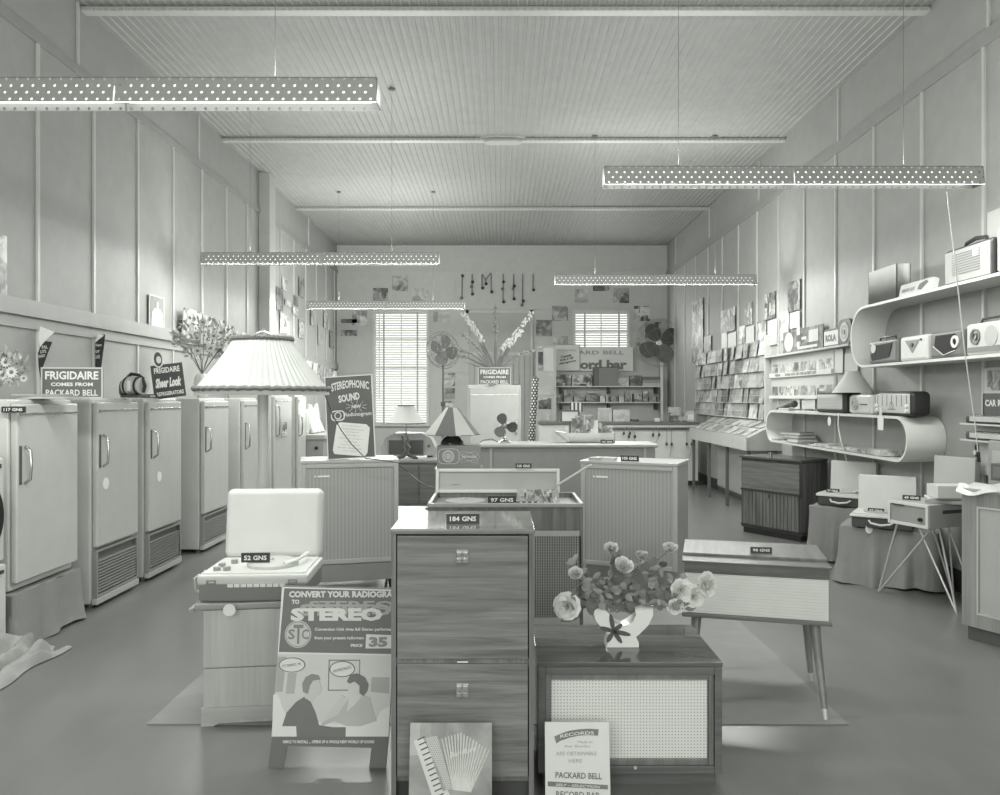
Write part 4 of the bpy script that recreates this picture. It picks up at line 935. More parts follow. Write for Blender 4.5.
# floor lamp
ld = 4.35
t = thing('floor_lamp', 'standard lamp with large pleated shade behind the portable record player', 'floor lamp', (X_(263, ld), ld, 0))
MB().lathe([(.17, 0), (.17, .02), (.1, .04), (.04, .06), (.03, .1)], seg=32).build('base', M(100, .4), t)
MB().lathe([(.03, .08), (.024, .3), (.036, .5), (.03, .9), (.036, 1.0), (.026, 1.1), (.03, 1.56)], seg=20).build('pole', M(196, .35, 0, 'cream_pole'), t)
zb, zt_ = Z_(391, ld), Z_(339, ld)
b = MB(); seg = 120; prof = [(.357, zb), (.30, zb+.07), (.24, zb+.15), (.19, zb+.225), (.152, zt_)]; b.lathe(prof, seg=seg, flute=.03, close=False); b.build('lamp_shade', M(180, .8, 0, 'pleated_silk'), t, 0)
def rope(r, z, th):
    b = MB(); pts = [(r*math.cos(a*PI/60), r*math.sin(a*PI/60), z+.003*math.sin(a*2.1)) for a in range(121)]; b.tube(pts, [th*(1+.2*(k % 2)) for k in range(121)], 7, False); return b
rope(.362, zb+.012, .012).build('braid', M(118, .8, 0, 'braid'), t); rope(.157, zt_, .013).build('braid', M(112, .8, 0, 'braid_top'), t)
MB().lathe([(.36, zb), (.362, zb-.022), (.357, zb-.022), (.355, zb)], seg=60, close=False).build('fringe', M(198, .8), t)
MB().tube([(-.03, 0, zt_), (-.035, 0, zt_+.03), (0, 0, zt_+.045), (.035, 0, zt_+.03), (.03, 0, zt_)], .006, 6).cyl((0, 0, zt_-.04), (0, 0, zt_+.06), .008).build('finial', BRASS, t)
MB().tube([(-.15, 0, zt_-.005), (.15, 0, zt_-.005)], .004, 6).tube([(0, -.15, zt_-.005), (0, .15, zt_-.005)], .004, 6).build('shade_carrier', BRASS, t)
MB().ball((0, 0, zb+.13), (.035, .035, .05), 12).build('bulb', emis(240, 2.0, 'bulb_glow'), t)
l = bpy.data.lights.new('lamp_light', 'POINT'); l.energy = 1.0; l.shadow_soft_size = .06; o = bpy.data.objects.new('lamp_light', l); C.objects.link(o); o.location = (X_(263, ld), ld-.0, zb+.13)
o = MB().tube([px(323, 389, 4.4), px(332, 414, 5.3), px(341, 430, 5.7), (X_(352, 5.95), 5.93, Z_(444, 5.95)), (X_(366, 5.98), 5.96, Z_(458, 5.98)), (X_(380, 6.02), 6.0, 1.04), (X_(398, 6.0), 6.0, 1.02)], .004, 6).build('cord', M(90, .5)); tag(o, 'thin cord hanging from the shade rim across the stereophonic sound sign', 'cord')
# stereophonic sound sign
t = thing('showcard', 'dark stereophonic sound sign leaning tilted on the left console', 'sign', (X_(352.5, 6.2), 6.17, 1.033), 0); t.rotation_euler = (math.radians(-5), math.radians(-3.5), 0)
k_ = 6.2/F; s_ = lambda x, y: ((x-352.5)*k_, (460.5-y)*k_)
MB().box(-.185, .185, 0, .01, .008, .66).build('board', M(86, .5, 0, 'sign_charcoal'), t)
MB().frame(-.19, .19, .003, .665, .007, -.003, .012).build('border', M(214, .5), t)
b = MB(); b.text('STEREOPHONIC', .012, .575, .30, .065, bold=.03, arc=.022).text('SOUND', .0, .49, .17, .06, bold=.04, rot=.12).text('NEW', .055, .415, .075, .028, bold=.05).text('Radiotogram', .065, .35, .215, .04, bold=.02)
b.ring(-.095, .35, .055, .009, -.003, 0, rz=.042, sq=.6).ring(-.095, .35, .028, .008, -.003, 0, rz=.03)
for a in range(10):
    u = a*PI/5+.2; b.tube([(.055+.05*math.cos(u), -.001, .415+.022*math.sin(u)), (.055+.085*math.cos(u), -.001, .415+.05*math.sin(u))], .0018, 4)
b.build('lettering', M(208, .5), t)
b = MB(); b.prism([(-.12, .03), (-.135, .06), (-.125, .26), (-.10, .285), (.11, .285), (.14, .26), (.14, .06), (.12, .03)], -.003, 0); b.rot(.14, 'Y', (0, 0, .15)); b.build('notice_panel', M(218, .5), t)
b = MB()
for k in range(9): b.text(('Compatible', 'matched stereo sound', 'and 4 speed', 'changer', 'separate speaker', 'cabinet', 'records played', 'both channels', 'full range')[k], 0, .262-k*.025, .15+.05*math.sin(k*2.1), .011, -.005, bold=0)
b.rot(.14, 'Y', (0, 0, .15)); b.build('notice_lettering', M(150, .5), t)

# conversion sign on feet
t = thing('floor_sign', 'standing STC stereo conversion sign with a couple on a sofa', 'sign', (X_(327, 3.2), 3.2, 0), 0); t.rotation_euler = (math.radians(-7), 0, 0)
k_ = 3.2/F; s_ = lambda x, y: ((x-327)*k_, (767-y)*k_*1.008)
def P(L): return [s_(*q) for q in L]
MB().prism(P([(277, 590), (394, 593), (391, 680), (388, 742), (386, 767), (369, 767), (371, 748), (287, 746), (283, 767), (268, 767), (271, 738)]), 0, .01).build('board', M(112, .5, 0, 'sign_grey_board'), t)
MB().prism(P([(276, 591), (393, 594), (393, 595.5), (278.5, 592.5), (275, 655.5), (274, 655.5)]), -.002, 0).prism(P([(274, 655.5), (391, 657.5), (391, 659), (274, 657)]), -.002, 0).build('border', M(222, .5), t)
MB().prism(P([(274, 657), (391, 659), (388, 737), (270.5, 737)]), -.001, 0).build('scene_panel', M(204, .5, 0, 'scene_print'), t)
b = MB(); b.text('CONVERT YOUR RADIOGRAM', *s_(339.5, 598.5), 112*k_, 6.5*k_, -.002, bold=.05).text('TO', *s_(290.5, 606), 8*k_, 4.5*k_, -.002, bold=.05)
b.text('STEREO', *s_(333, 618.5), 94*k_, 13*k_, -.004, bold=.06)
b.text('Conversion Unit gives full Stereo performance', *s_(353, 633.5), 84*k_, 4*k_, -.002, bold=.03).text('from your present radiogram', *s_(336, 642), 50*k_, 4*k_, -.002, bold=.03).text('PRICE', *s_(354, 649), 12*k_, 3*k_, -.002, bold=.05)
b.prism(P([(363.5, 638), (391, 639), (391, 652), (363, 652)]), -.002, 0); b.text('SIMPLE TO INSTALL ... OPENS UP A WHOLE NEW WORLD OF SOUND', *s_(328, 742), 92*k_, 3*k_, -.002, bold=.04)
b.build('lettering', M(218, .5), t)
MB().text('STEREO', *s_(342, 614), 94*k_, 12*k_, -.003, bold=.05).text('STEREO', *s_(348, 609.5), 88*k_, 9*k_, -.002, bold=.03).build('echo_lettering', M(166, .5), t)
b = MB(); b.text('35', *s_(376, 645.5), 19*k_, 10*k_, -.004, bold=.06); b.build('price_lettering', M(140, .5), t)
MB().disc(*s_(294, 638), 13.5*k_, -.002, 0).build('emblem', M(196, .5), t)
MB().ring(*s_(294, 638), 12.5*k_, .6*k_, -.003, 0).text('T', *s_(294.5, 638), 10*k_, 19*k_, -.004, bold=.02).text('S', *s_(287.5, 638), 7*k_, 10*k_, -.004, bold=.02).text('C', *s_(301.5, 638), 7*k_, 10*k_, -.004, bold=.02).build('emblem_lettering', M(128, .5), t)
# the printed scene: curtains, picture frame, balloons, sofa, the couple
MB().prism(P([(274, 660), (283, 660), (280, 694), (273, 694)]), -.002, 0).build('curtain_print', M(170, .5), t); MB().prism(P([(285, 676), (294, 676), (292, 696), (283.5, 696)]), -.002, 0).build('chair_print', M(175, .5), t); MB().prism(P([(370, 680), (388, 680), (388, 696), (369, 694)]), -.002, 0).build('background_print', M(170, .5), t)
MB().frame(*[s_(326, 0)[0], s_(358, 0)[0], s_(0, 693)[1], s_(0, 663)[1]], .9*k_, -.002, 0).build('picture_outline', M(110, .5), t)
MB().disc(*s_(289, 668), 13.5*k_, -.003, 0, rz=7.3*k_).disc(*s_(340, 672), 13*k_, -.003, 0, rz=8*k_).build('balloon_outline', M(110, .5), t)
MB().disc(*s_(289, 668), 12.5*k_, -.004, 0, rz=6.5*k_).build('balloon', M(218, .5), t); MB().disc(*s_(340, 672), 12*k_, -.004, 0, rz=7*k_).build('balloon', M(218, .5), t)
MB().text("IT'S TERRIFIC, MR.", *s_(289, 668), 19*k_, 3*k_, -.006, rot=.15, bold=0).text('AND MORE REALISTIC', *s_(340, 672), 19*k_, 3*k_, -.006, rot=.25, bold=0).build('balloon_lettering', M(120, .5), t)
MB().prism(P([(271, 697), (276, 697), (284, 715), (300, 722), (345, 725), (375, 722), (380, 712), (389, 708), (388, 737), (271, 737)]), -.003, 0).build('sofa_print', M(222, .5), t)
MB().prism(P([(281, 727), (285, 714), (294, 704), (302, 699), (309, 704), (314, 714), (318, 726), (332, 728), (345, 728), (345, 737), (296, 737), (295, 727)]), -.004, 0).build('man_jacket', M(116, .5), t)
MB().prism(P([(303, 700), (303, 690), (305, 683), (310, 679), (316, 680), (318, 686), (320, 691), (318, 696), (313, 698), (311, 704)]), -.005, 0).build('man_head', M(196, .5), t)
MB().prism(P([(301, 694), (300, 686), (303, 680), (309, 677), (316, 678), (318, 682), (311, 683), (308, 688), (306, 696)]), -.006, 0).build('man_hair', M(138, .5), t)
MB().prism(P([(345, 714), (355, 705), (361, 697), (369, 700), (372, 712), (376, 722), (360, 727), (346, 727), (333, 722), (322, 727), (320, 725), (336, 717), (343, 706), (347, 701)]), -.004, 0).build('woman_dress', M(184, .5), t)
MB().prism(P([(346, 692), (345, 686), (348, 680), (354, 679), (360, 684), (361, 692), (357, 697), (350, 697)]), -.005, 0).build('woman_head', M(202, .5), t)
MB().prism(P([(345, 684), (348, 678), (355, 676), (363, 680), (367, 687), (366, 693), (362, 698), (358, 695), (358, 688), (353, 684), (348, 686)]), -.006, 0).build('woman_hair', M(112, .5), t)
MB().prism(P([(336, 703), (340, 697), (345, 700), (334, 716), (320, 725), (322, 720)]), -.005, 0).build('woman_arm', M(200, .5), t)
MB().box(-.05, .05, 0, .006, .1, .5).rot(math.radians(-20), 'X').move((0, .012, .0)).build('stay', M(140, .6), t)
# ================================================================ right wall (local frame rz=-90: local x runs towards the camera, -y faces the room)
def R(x, X=RX): return inv(X, x)
def ordn(k): return ('first', 'second', 'third', 'fourth', 'fifth', 'sixth', 'seventh', 'eighth', 'ninth', 'tenth', 'eleventh', 'twelfth')[k]
# tall posters / covers above the rack
cards = [(692, 703, 300, 362, 90, 185, 'poster', 'tallest narrow poster above the far end of the record rack'), (704, 711, 336, 352, 110, 170, 'record_cover', 'small cover leaning next to the tallest poster'), (721, 735, 309, 332, 50, 225, 'record_cover', 'dark and white cover with a wedge shape over the rack'), (722, 727, 333, 348, 190, 220, 'record_cover', 'narrow pale cover below the wedge-shaped one'), (728, 736, 333, 347, 195, 210, 'record_cover', 'plain light cover below the wedge-shaped one'), (739, 745, 326, 344, 110, 230, 'record_cover', 'curled pale cover between two battens over the rack'), (745, 752, 303, 325, 80, 230, 'record_cover', 'white-edged dark cover high over the rack'), (746, 754, 326, 343, 185, 200, 'record_cover', 'plain grey sleeve under the white-edged cover'), (757, 766, 321, 341, 70, 225, 'record_cover', 'dark cover with a white strip just above the pockets'), (765, 775, 293, 319, 90, 230, 'record_cover', 'tall striped cover high beside the fitting end'), (768, 777, 320, 345, 176, 188, 'record_cover', 'blank grey sleeve under the tall striped cover'), (780, 789, 312, 340, 100, 225, 'record_cover', 'folded white and grey cover with a pointed lower edge'), (788, 800, 281, 311, 80, 165, 'record_cover', 'highest dark striped cover near the speaker shelf'), (790, 800, 312, 328, 172, 182, 'record_cover', 'plain grey sleeve below the highest cover')]
for i, (x0, x1, y0, y1, lo, hi, n_, lb) in enumerate(cards):
    wallcard('R', x0, x1, y0, y1, printed(200+i, int(lo*.6) if hi-lo > 30 else lo, hi, 6), n_, lb, 'poster' if n_ == 'poster' else 'record cover', 'record covers pinned above the pocket rack')
# wire pocket rack with records
ya, yb = R(770), R(699)
t = thing('record_rack', 'wall rack of five wire rows holding record sleeves beside the record bar', 'record rack', (RX-.02, (ya+yb)/2, 1.2), -90)
hw = (yb-ya)/2
MB().box(-hw, hw, .0, .02, 0, 1.12).build('backboard', M(158, .6), t)
MB().box(hw, hw+.05, -.06, .02, -.02, 1.15).build('end_post', M(186, .5), t)
b = MB()
for r in range(5):
    z = .03+r*.215; b.cyl((-hw, -.075, z), (hw, -.075, z), .004, seg=5).cyl((-hw, -.085, z+.1), (hw, -.085, z+.1), .003, seg=5)
b.build('wire_row', M(176, .3, .4, 'wire'), t)
rws = ('bottom', 'fourth from the top', 'middle', 'second from the top', 'top')
zz = 1.2
for r in range(5):
    n = 11
    for k in range(n):
        w_ = .29; yy = yb-.18-(yb-ya-.34)*k/(n-1)
        o = MB().box(-w_/2, w_/2, -.004, .004, 0, .205).build('record_sleeve', printed(230+(r*11+k)*7 % 23, (90, 120, 140, 150)[(r*3+k*5) % 4], (165, 180, 200, 215)[(r+k*3) % 4], 7))
        o.location = (RX-.02-.05+random.uniform(-.008, .004), yy+random.uniform(-.02, .02), zz+.03+r*.215); o.rotation_euler = (math.radians(random.uniform(-13, -2)), math.radians(random.uniform(-5, 5)), math.radians(-90+random.uniform(-9, 9)))
        tag(o, 'record sleeve in the wall rack, %s row, %s from the back corner' % (rws[r], ordn(k)), 'record', 'records in the wall pocket rack')
# sloping browser table
def quadbox(b, P, th):
    pass
t = thing('record_browser', 'sloping display table of record covers projecting below the wall rack', 'display table', (RX, 0, 0))
Xf = -.45; y0, y1 = 9.95, 12.9
def prof(b, ya, yb, pts):                                  # section in x-z, run along y
    b.prism([(x, z) for x, z in pts], ya, yb); return b
prof(MB(), y0, y1, [(Xf, .84), (Xf, 1.0), (-.04, 1.2), (-.0, 1.2), (-.0, .84)]).build('body', M(172, .5, 0, 'browser_board'), t)
MB().box(Xf-.012, Xf, y0-.01, y1+.01, .84, 1.02).build('fascia', M(180, .5), t)
for k in range(4):
    y = y0+.06+k*(y1-y0-.12)/3; MB().box(Xf+.02, Xf+.06, y-.02, y+.02, 0, .84).build('leg', M(90, .5), t)
for r in range(2):
    for k in range(8):
        o = MB().box(-.15, .15, -.09, .09, 0, .006).build('record_sleeve', printed(260+(r*8+k)*5 % 17, 120, 205, 7))
        x = RX+Xf+.11+r*.2; z = 1.0+(.11+r*.2)/.41*.2+.004
        o.rotation_euler = (0, 0, 0); o.rotation_euler = (math.radians(26), 0, math.radians(-90+random.uniform(-3, 3))); o.location = (x, y1-.2-k*.35, z+.002)
        tag(o, 'record sleeve on the sloping table, %s row, %s from its far end' % (('front', 'rear')[r], ordn(k)), 'record', 'records on the sloping table')
# cupboard below
t = thing('cupboard', 'pale low cupboard under the sloping record table', 'cupboard', (RX-.02, 11.3, 0), -90)
MB().box(-1.45, 1.45, -.02, .0, .08, .80).build('carcass', M(164, .5), t)
for k in range(4):
    d_ = MB().box(-1.42+k*.715, -1.42+k*.715+.7, -.035, -.02, .1, .78, .004).build('door', M(172, .5, 0, 'cupboard_door'), t)
    MB().ball((-1.42+k*.715+.62, -.045, .5), .015, 8).build('knob', M(90, .4), d_)
MB().box(-1.45, 1.45, -.015, 0, 0, .08).build('plinth', M(70, .5), t)

# narrow shelf with speaker posters, booklets below
ya, yb = R(858), R(771)
t = thing('wall_shelf', 'narrow shelf holding the loudspeaker posters on the right wall', 'shelf', (RX, (ya+yb)/2, 0), -90)
hw = (yb-ya)/2; z_sh = Z_(351, (ya+yb)/2)
MB().box(-hw, hw, -.1, .0, z_sh-.02, z_sh).build('board', M(178, .4), t)
for sx in (-.9, 0, .9): MB().prism([(0, 0), (.0, -.07), (.015, 0)], 0, .015).rot(PI/2, 'Z').move((sx, -.0, z_sh-.02)).build('bracket', M(90, .5), t)
def onshelf(name, label, cat, xa, xb, y0_, y1_, mat, X=RX-.05, z=None, th=.008):
    a, c = R(xa, X), R(xb, X); ym = (a+c)/2; xm = VX+X/ym*F
    t = thing(name, label, cat, (X, ym, z if z is not None else Z_(y1_, ym)), -90); w_ = abs(a-c); h_ = (y1_-y0_)/F*ym
    if mat: MB().box(-w_/2, w_/2, 0, th, 0, h_, .002).build('card', mat, t)
    return t, w_, h_
t, w_, h_ = onshelf('poster', 'long dark television and records poster standing on the narrow shelf', 'poster', 783, 823, 328, 351, printed(302, 60, 140, 8), z=z_sh)
MB().disc(-w_*.33, h_*.5, w_*.12, -.004, 0, rz=h_*.42).box(-w_*.12, -w_*.05, -.004, 0, .06, .12).box(-w_*.12, -w_*.04, -.004, 0, .2, .3).box(.0, w_*.12, -.004, 0, h_*.5, h_*.62).box(w_*.18, w_*.4, -.004, 0, h_*.35, h_*.85, 0).box(-w_*.1, w_*.38, -.004, 0, .03, .06).build('picture_print', M(184, .5), t)
MB().box(-w_*.18, w_*.0, -.003, 0, .07, h_*.8).build('dark_print', printed(301, 50, 150, 9), t)
t, w_, h_ = onshelf('showcard', 'white ROLA card between the long poster and the oval loudspeaker', 'sign', 824, 838, 329, 347, M(205, .5), z=z_sh)
MB().text('ROLA', 0, h_*.5, w_*.75, h_*.4, -.002, bold=.05).box(-w_/2, w_/2, -.002, 0, 0, .02).box(-w_/2, w_/2, -.002, 0, h_-.02, h_).build('lettering', M(96, .5), t)
t, w_, h_ = onshelf('loudspeaker', 'dark oval loudspeaker with pale cone standing at the end of the narrow shelf', 'loudspeaker', 838, 851, 319, 345, None, z=z_sh)
b = MB(); pts = [(w_/2*math.copysign(abs(math.cos(a))**.55, math.cos(a)), h_/2+h_/2*math.copysign(abs(math.sin(a))**.55, math.sin(a))) for a in [2*PI*k/36 for k in range(36)]]
b.prism(pts, 0, .03); b.build('frame', M(84, .4), t)
MB().disc(0, h_/2, w_*.33, -.004, 0, rz=h_*.38).build('cone', M(184, .7), t); MB().disc(0, h_/2, w_*.1, -.012, 0, rz=h_*.1).ring(0, h_/2, w_*.22, .008, -.006, 0, rz=h_*.25).build('dust_cap', M(140, .6), t)
# booklets in two rows
rows = [(776, 856, 353, 372), (776, 846, 378, 396)]
a0, a1 = R(862), R(772); zc = Z_(376, 8.9)
t = thing('booklet_rack', 'two-row wall rack of sheet music with a printed strip, below the speaker posters', 'rack', (RX-.012, (R(836)+R(773))/2, 0), -90)
hw = (R(773)-R(836))/2; zt1 = Z_(352, 9.2); zb1 = Z_(375, 9.2); zb2 = Z_(397, 9.2)
MB().box(-hw, hw, -.01, 0, zb2-.02, zt1).build('backboard', M(182, .5), t)
MB().box(-hw, hw, -.04, -.01, zb1-.01, zb1+.045).box(-hw, hw, -.04, -.01, zb2-.02, zb2+.02).build('ledge', M(196, .5), t)
b = MB(); b.text('NEW', -hw*.66, zb1+.018, .2, .035, -.042, bold=.04).text('SONG HITS ON THE LATEST LIST', .1*hw, zb1+.018, hw*1.0, .035, -.042, bold=.04); b.build('lettering', M(90, .5), t)
for r, (zb_, zt_) in enumerate(((zb2+.02, zb1-.03), (zb1+.045, zt1-.02))):
    for k in range(8):
        y = R(773)-.14-k*(2*hw-.24)/7
        o = MB().box(-.1, .1, -.003, .003, 0, zt_-zb_+.05-.02*(k % 3)).build('sheet_music', printed(310+(r*8+k), random.choice((70, 110)), random.choice((190, 215)), 12)); o.location = (RX-.025, y, zb_); o.rotation_euler = (math.radians(-3), 0, -PI/2)
        tag(o, 'sheet music booklet in the %s row of the wall rack, %s from the record pockets' % (('lower', 'upper')[r], ordn(k)), 'booklet', 'sheet music in the two-row rack')
for i, (x0, x1, y0_, y1_) in enumerate(((835, 843, 349, 373), (845, 858, 353, 374))): wallcard('R', x0, x1, y0_, y1_, M((190, 172)[i], .5), 'notice', ('plain pale notice sheet beside the sheet music rack', 'larger blank grey panel below the oval loudspeaker')[i], 'notice')
for i, (x0, x1) in enumerate(((802, 815), (790, 800))): wallcard('R', x0, x1, 399, 409, M((186, 178)[i], .5), 'leaflet', ('small lined leaflet on the wall behind the dark microphone', 'small pale leaflet beside the lined one')[i], 'leaflet')

# two rounded loop shelves
def loop_shelf(name, label, ya, yb, z0, z1, r, depth=.32, th=.022):
    t = thing(name, label, 'shelf', (RX, 0, 0))
    def outline(o_):
        P = []; rr = r-o_
        for (cy, cz, a0) in ((ya+r, z0+r, PI), (yb-r, z0+r, 1.5*PI), (yb-r, z1-r, 0), (ya+r, z1-r, .5*PI)):
            for k in range(9): a = a0+k*PI/16; P.append((cy+rr*math.cos(a), cz+rr*math.sin(a)))
        return P
    b = MB(); n = 36; V_ = [[b.bm.verts.new((x, y, z)) for y, z in outline(o_)] for x, o_ in ((-depth, 0), (-.005, 0), (-.005, th), (-depth, th))]
    for A, B_ in zip(V_, V_[1:]+V_[:1]):
        for k in range(n): b.bm.faces.new((A[k], A[(k+1) % n], B_[(k+1) % n], B_[k]))
    b.build('loop', M(202, .45, 0, 'cream_shelf'), t); return t
loop_shelf('loop_shelf', 'lower cream loop-shaped shelf with rounded ends carrying three radios', 6.28, 9.62, .985, 1.365, .185)
loop_shelf('loop_shelf', 'upper cream loop-shaped shelf with portable radios inside and on top', 3.6, 7.30, 1.79, 2.345, .255)
XS = RX-.32
def radio(label, xa, xb, z, h_, body, front, X=RX-.30, depth=.17, wrap=True, dr=.03, kind='radio', grp=None, ins=.018):
    a, c = inv(X, xa), inv(X, xb); w_ = abs(a-c); t = thing('portable_radio' if kind == 'p' else 'table_radio', label, 'radio', (X, (a+c)/2, z), -90, grp)
    MB().box(-w_/2, w_/2, .0, depth, 0, h_, dr, seg=3).build('case', body, t)
    MB().box(-w_/2+ins, w_/2-ins, -.004, .01, ins, h_-ins, .006).build('front', front, t)
    return t, w_, h_
SB = M(40, .5, 0, 'dark_bakelite')
zT = 1.366
# lower shelf top: three radios
t, w_, h_ = radio('dark framed table radio with pale grille at the far end of the lower loop shelf', 816, 844, zT, .225, SB, M(192, .6, 0, 'pale_grille'), ins=.04)
for k in range(8): pass
b = MB()
for k in range(9): b.box(-w_/2+.05, w_/2-.05, -.007, -.003, .035+k*.014, .039+k*.014)
b.build('grille_bars', M(165, .5), t)
t, w_, h_ = radio('pale middle table radio with a big round dial on the lower loop shelf', 849, 871, zT, .18, M(196, .4, 0, 'cream_case'), M(186, .5), X=RX-.27)
MB().disc(-w_*.18, h_*.52, .055, -.02, -.003).ring(-w_*.18, h_*.52, .035, .01, -.026, -.018).build('dial', M(160, .4), t); MB().box(w_*.05, w_*.35, -.01, -.003, h_*.48, h_*.53).build('tuning_strip', BLACK, t)
t, w_, h_ = radio('large dark table radio with pale glass dial, nearest on the lower loop shelf', 875, 911, zT, .205, SB, M(178, .3, 0, 'dial_glass'), dr=.04, ins=.024)
b = MB()
for k in range(7): b.box(-w_/2+.06+k*(w_-.12)/6-.003, -w_/2+.06+k*(w_-.12)/6+.003, -.007, -.003, .08, h_-.03)
b.box(-.06, .06, -.008, -.003, .05, .06).ring(0, .09, .03, .004, -.007, -.003); b.build('dial_markings', M(120, .4), t)
for sx in (-1, 1):
    for zz_ in (.045, .085): MB().cyl((sx*(w_/2-.05), -.02, zz_), (sx*(w_/2-.05), 0, zz_), .014).build('knob', M(215, .3), t)
o = MB().prism([(-.045, -.12), (.045, -.12), (.05, 0), (-.05, 0)], -.002, .002).build('tag', M(214, .5)); o.location = (RX-.325, R(880, RX-.33), 1.36); o.rotation_euler = (0, 0, -PI/2); tag(o, 'blank white paper tag hanging over the lower loop shelf edge', 'tag')
MB().prism([(-.02, 0), (.02, 0), (.015, .06), (-.01, .07)], -.004, .004).build('tie', M(200, .5), o)
o = MB().disc(0, 0, .035, -.002, .002, rz=.045).build('paper_disc', WHITE); o.location = (RX-.327, R(829, RX-.33), 1.285); o.rotation_euler = (0, 0, -PI/2); tag(o, 'round white paper disc hung on the front of the lower loop shelf', 'tag')
# lampshade behind
t = thing('table_lamp', 'small table lamp with pale cone shade behind the radios on the lower loop shelf', 'table lamp', (RX-.2, R(853, RX-.2)+.0, zT))
MB().lathe([(.05, 0), (.03, .03), (.012, .06), (.012, .40)], seg=20).build('base', M(120, .4), t)
MB().lathe([(.19, .20), (.05, .41)], seg=32, close=False).build('lamp_shade', M(182, .7, 0, 'shade_linen'), t); MB().ball((0, 0, .412), .012, 8).build('finial', WHITE, t)
# microphone
t = thing('pickup_arm', 'dark spare pickup head and arm lying at the far end of the lower loop shelf', 'pickup arm', (RX-.22, R(786, RX-.22), zT), -80)
MB().tube([(-.2, 0, .02), (-.05, 0, .04), (.1, 0, .07), (.14, 0, .08)], [.012, .02, .03, .035], 10).build('arm', BLACK, t); MB().ball((.17, 0, .08), (.05, .045, .045), 12).build('head', M(50, .3), t); MB().box(-.1, .12, -.04, .04, 0, .03, .005).build('cradle', M(170, .4), t)
# cords from the shelf to the players
o = MB().tube([(RX-.325, R(838, RX-.33), 1.37), (RX-.34, R(838, RX-.34), 1.25), (RX-.35, R(841, RX-.35), 1.1), px(848, 465, 7.6)], .005, 6).build('cord', WHITE); tag(o, 'white cord hanging from a radio over the lower loop shelf to the record players', 'cord')
# books and papers inside lower loop
bk = [(802, 1.012, .34, .05, 150, 'thick grey book at the bottom of the stack inside the lower loop shelf'), (799, 1.062, .32, .03, 190, 'pale book in the middle of the stack inside the lower loop shelf'), (797, 1.092, .30, .035, 165, 'book on top of the stack inside the lower loop shelf')]
for i, (x, z, l_, hh, v, lb) in enumerate(bk):
    t = thing('book', lb, 'book', (RX-.2, R(x, RX-.2), z), -90+12*i, 'books inside the lower loop shelf')
    MB().box(-l_/2, l_/2, -.11, .11, 0, .006).box(-l_/2, l_/2, -.11, .11, hh-.007, hh-.001).build('cover', M(v-40, .5), t); MB().box(-l_/2+.008, l_/2-.008, -.104, .104, .006, hh-.007).build('pages', M(205, .7), t)
for i, (x, v, hh) in enumerate(((812, 120, .02), (820, 210, .012), (830, 190, .03), (842, 205, .016), (852, 170, .02), (862, 200, .03), (874, 150, .035), (886, 185, .05), (780, 170, .012))):
    o = MB().box(-.14, .14, -.1, .1, 0, hh, .002).build('magazine', printed(340+i, v-50, min(225, v+20), 14)); o.location = (RX-.2, R(x, RX-.2), 1.012); o.rotation_euler = (0, 0, -PI/2+random.uniform(-.15, .15)); 
    tag(o, ['dark leaflet next to the stacked books', 'white leaflet second from the stacked books', 'magazine pile with a light cover under the tag cord', 'pale folded magazine in the middle of the loop shelf', 'grey magazine in the middle of the loop shelf', 'pale magazine pile below the round-dial radio', 'dark magazine pile below the large dark radio', 'thickest magazine pile near the rounded near end of the loop', 'thin leaflet at the far end before the books'][i], 'magazine', 'magazines inside the lower loop shelf')
# upper loop: radios inside
zI = 1.814
def handle(t, w_, h_, v=60):
    MB().tube([(-w_*.3, .05, h_-.005), (-w_*.25, .05, h_+.03), (w_*.25, .05, h_+.03), (w_*.3, .05, h_-.005)], .009, 8).build('handle', M(v, .4), t)
t, w_, h_ = radio('dark portable radio with slanted black panel, farthest inside the upper loop shelf', 869, 897, zI, .20, M(104, .4, 0, 'grey_case'), M(112, .5), kind='p', dr=.02); handle(t, w_, h_)
MB().prism([(-w_*.35, .03), (w_*.25, .05), (w_*.38, h_-.03), (-w_*.2, h_-.04), (-w_*.4, .08)], -.01, -.003).build('panel', M(26, .7), t); MB().disc(-w_*.28, h_*.68, .04, -.016, -.003).build('dial', M(196, .4), t)
t, w_, h_ = radio('pale portable radio with a grey triangle on the front, inside the upper loop', 900, 927, zI, .20, M(198, .4, 0, 'cream_case'), M(206, .5), kind='p', dr=.02)
MB().prism([(-.11, h_*.82), (.11, h_*.82), (0, h_*.3)], -.008, -.003).build('triangle', M(128, .5), t); MB().disc(0, h_*.62, .018, -.014, -.003).disc(.13, h_*.8, .01, -.012, -.003).build('knob', BLACK, t)
t, w_, h_ = radio('dark portable radio with white-edged arrow panel, inside the upper loop', 930, 963, zI, .20, M(108, .4, 0, 'grey_case'), M(104, .5), kind='p', dr=.02)
MB().prism([(-w_*.34, h_*.45), (-.02, h_*.12), (w_*.3, h_*.25), (w_*.3, h_*.85), (-w_*.3, h_*.85)], -.007, -.003).build('panel', M(26, .7), t)
b = MB(); b.tube([(-w_*.36, -.008, h_*.46), (-.02, -.008, h_*.10), (w_*.3, -.008, h_*.23)], .004, 5); b.ring(w_*.3, h_*.55, .045, .02, -.014, -.003); b.build('dial', M(206, .4), t)
t, w_, h_ = radio('pale long portable radio with a round dial, nearest inside the upper loop', 966, 1009, zI, .22, M(196, .4, 0, 'cream_case'), M(188, .5), kind='p', dr=.02)
MB().ring(-w_*.25, h_*.58, .055, .012, -.012, -.003).ring(-w_*.25, h_*.58, .028, .008, -.016, -.003).build('dial', M(96, .4), t); MB().box(-w_/2+.02, w_/2-.02, -.006, -.003, .02, .055).build('lower_strip', M(110, .4), t); MB().disc(w_*.12, h_*.55, .07, -.007, -.003).build('speaker_grille', M(168, .5), t)
handle(t, w_, h_)
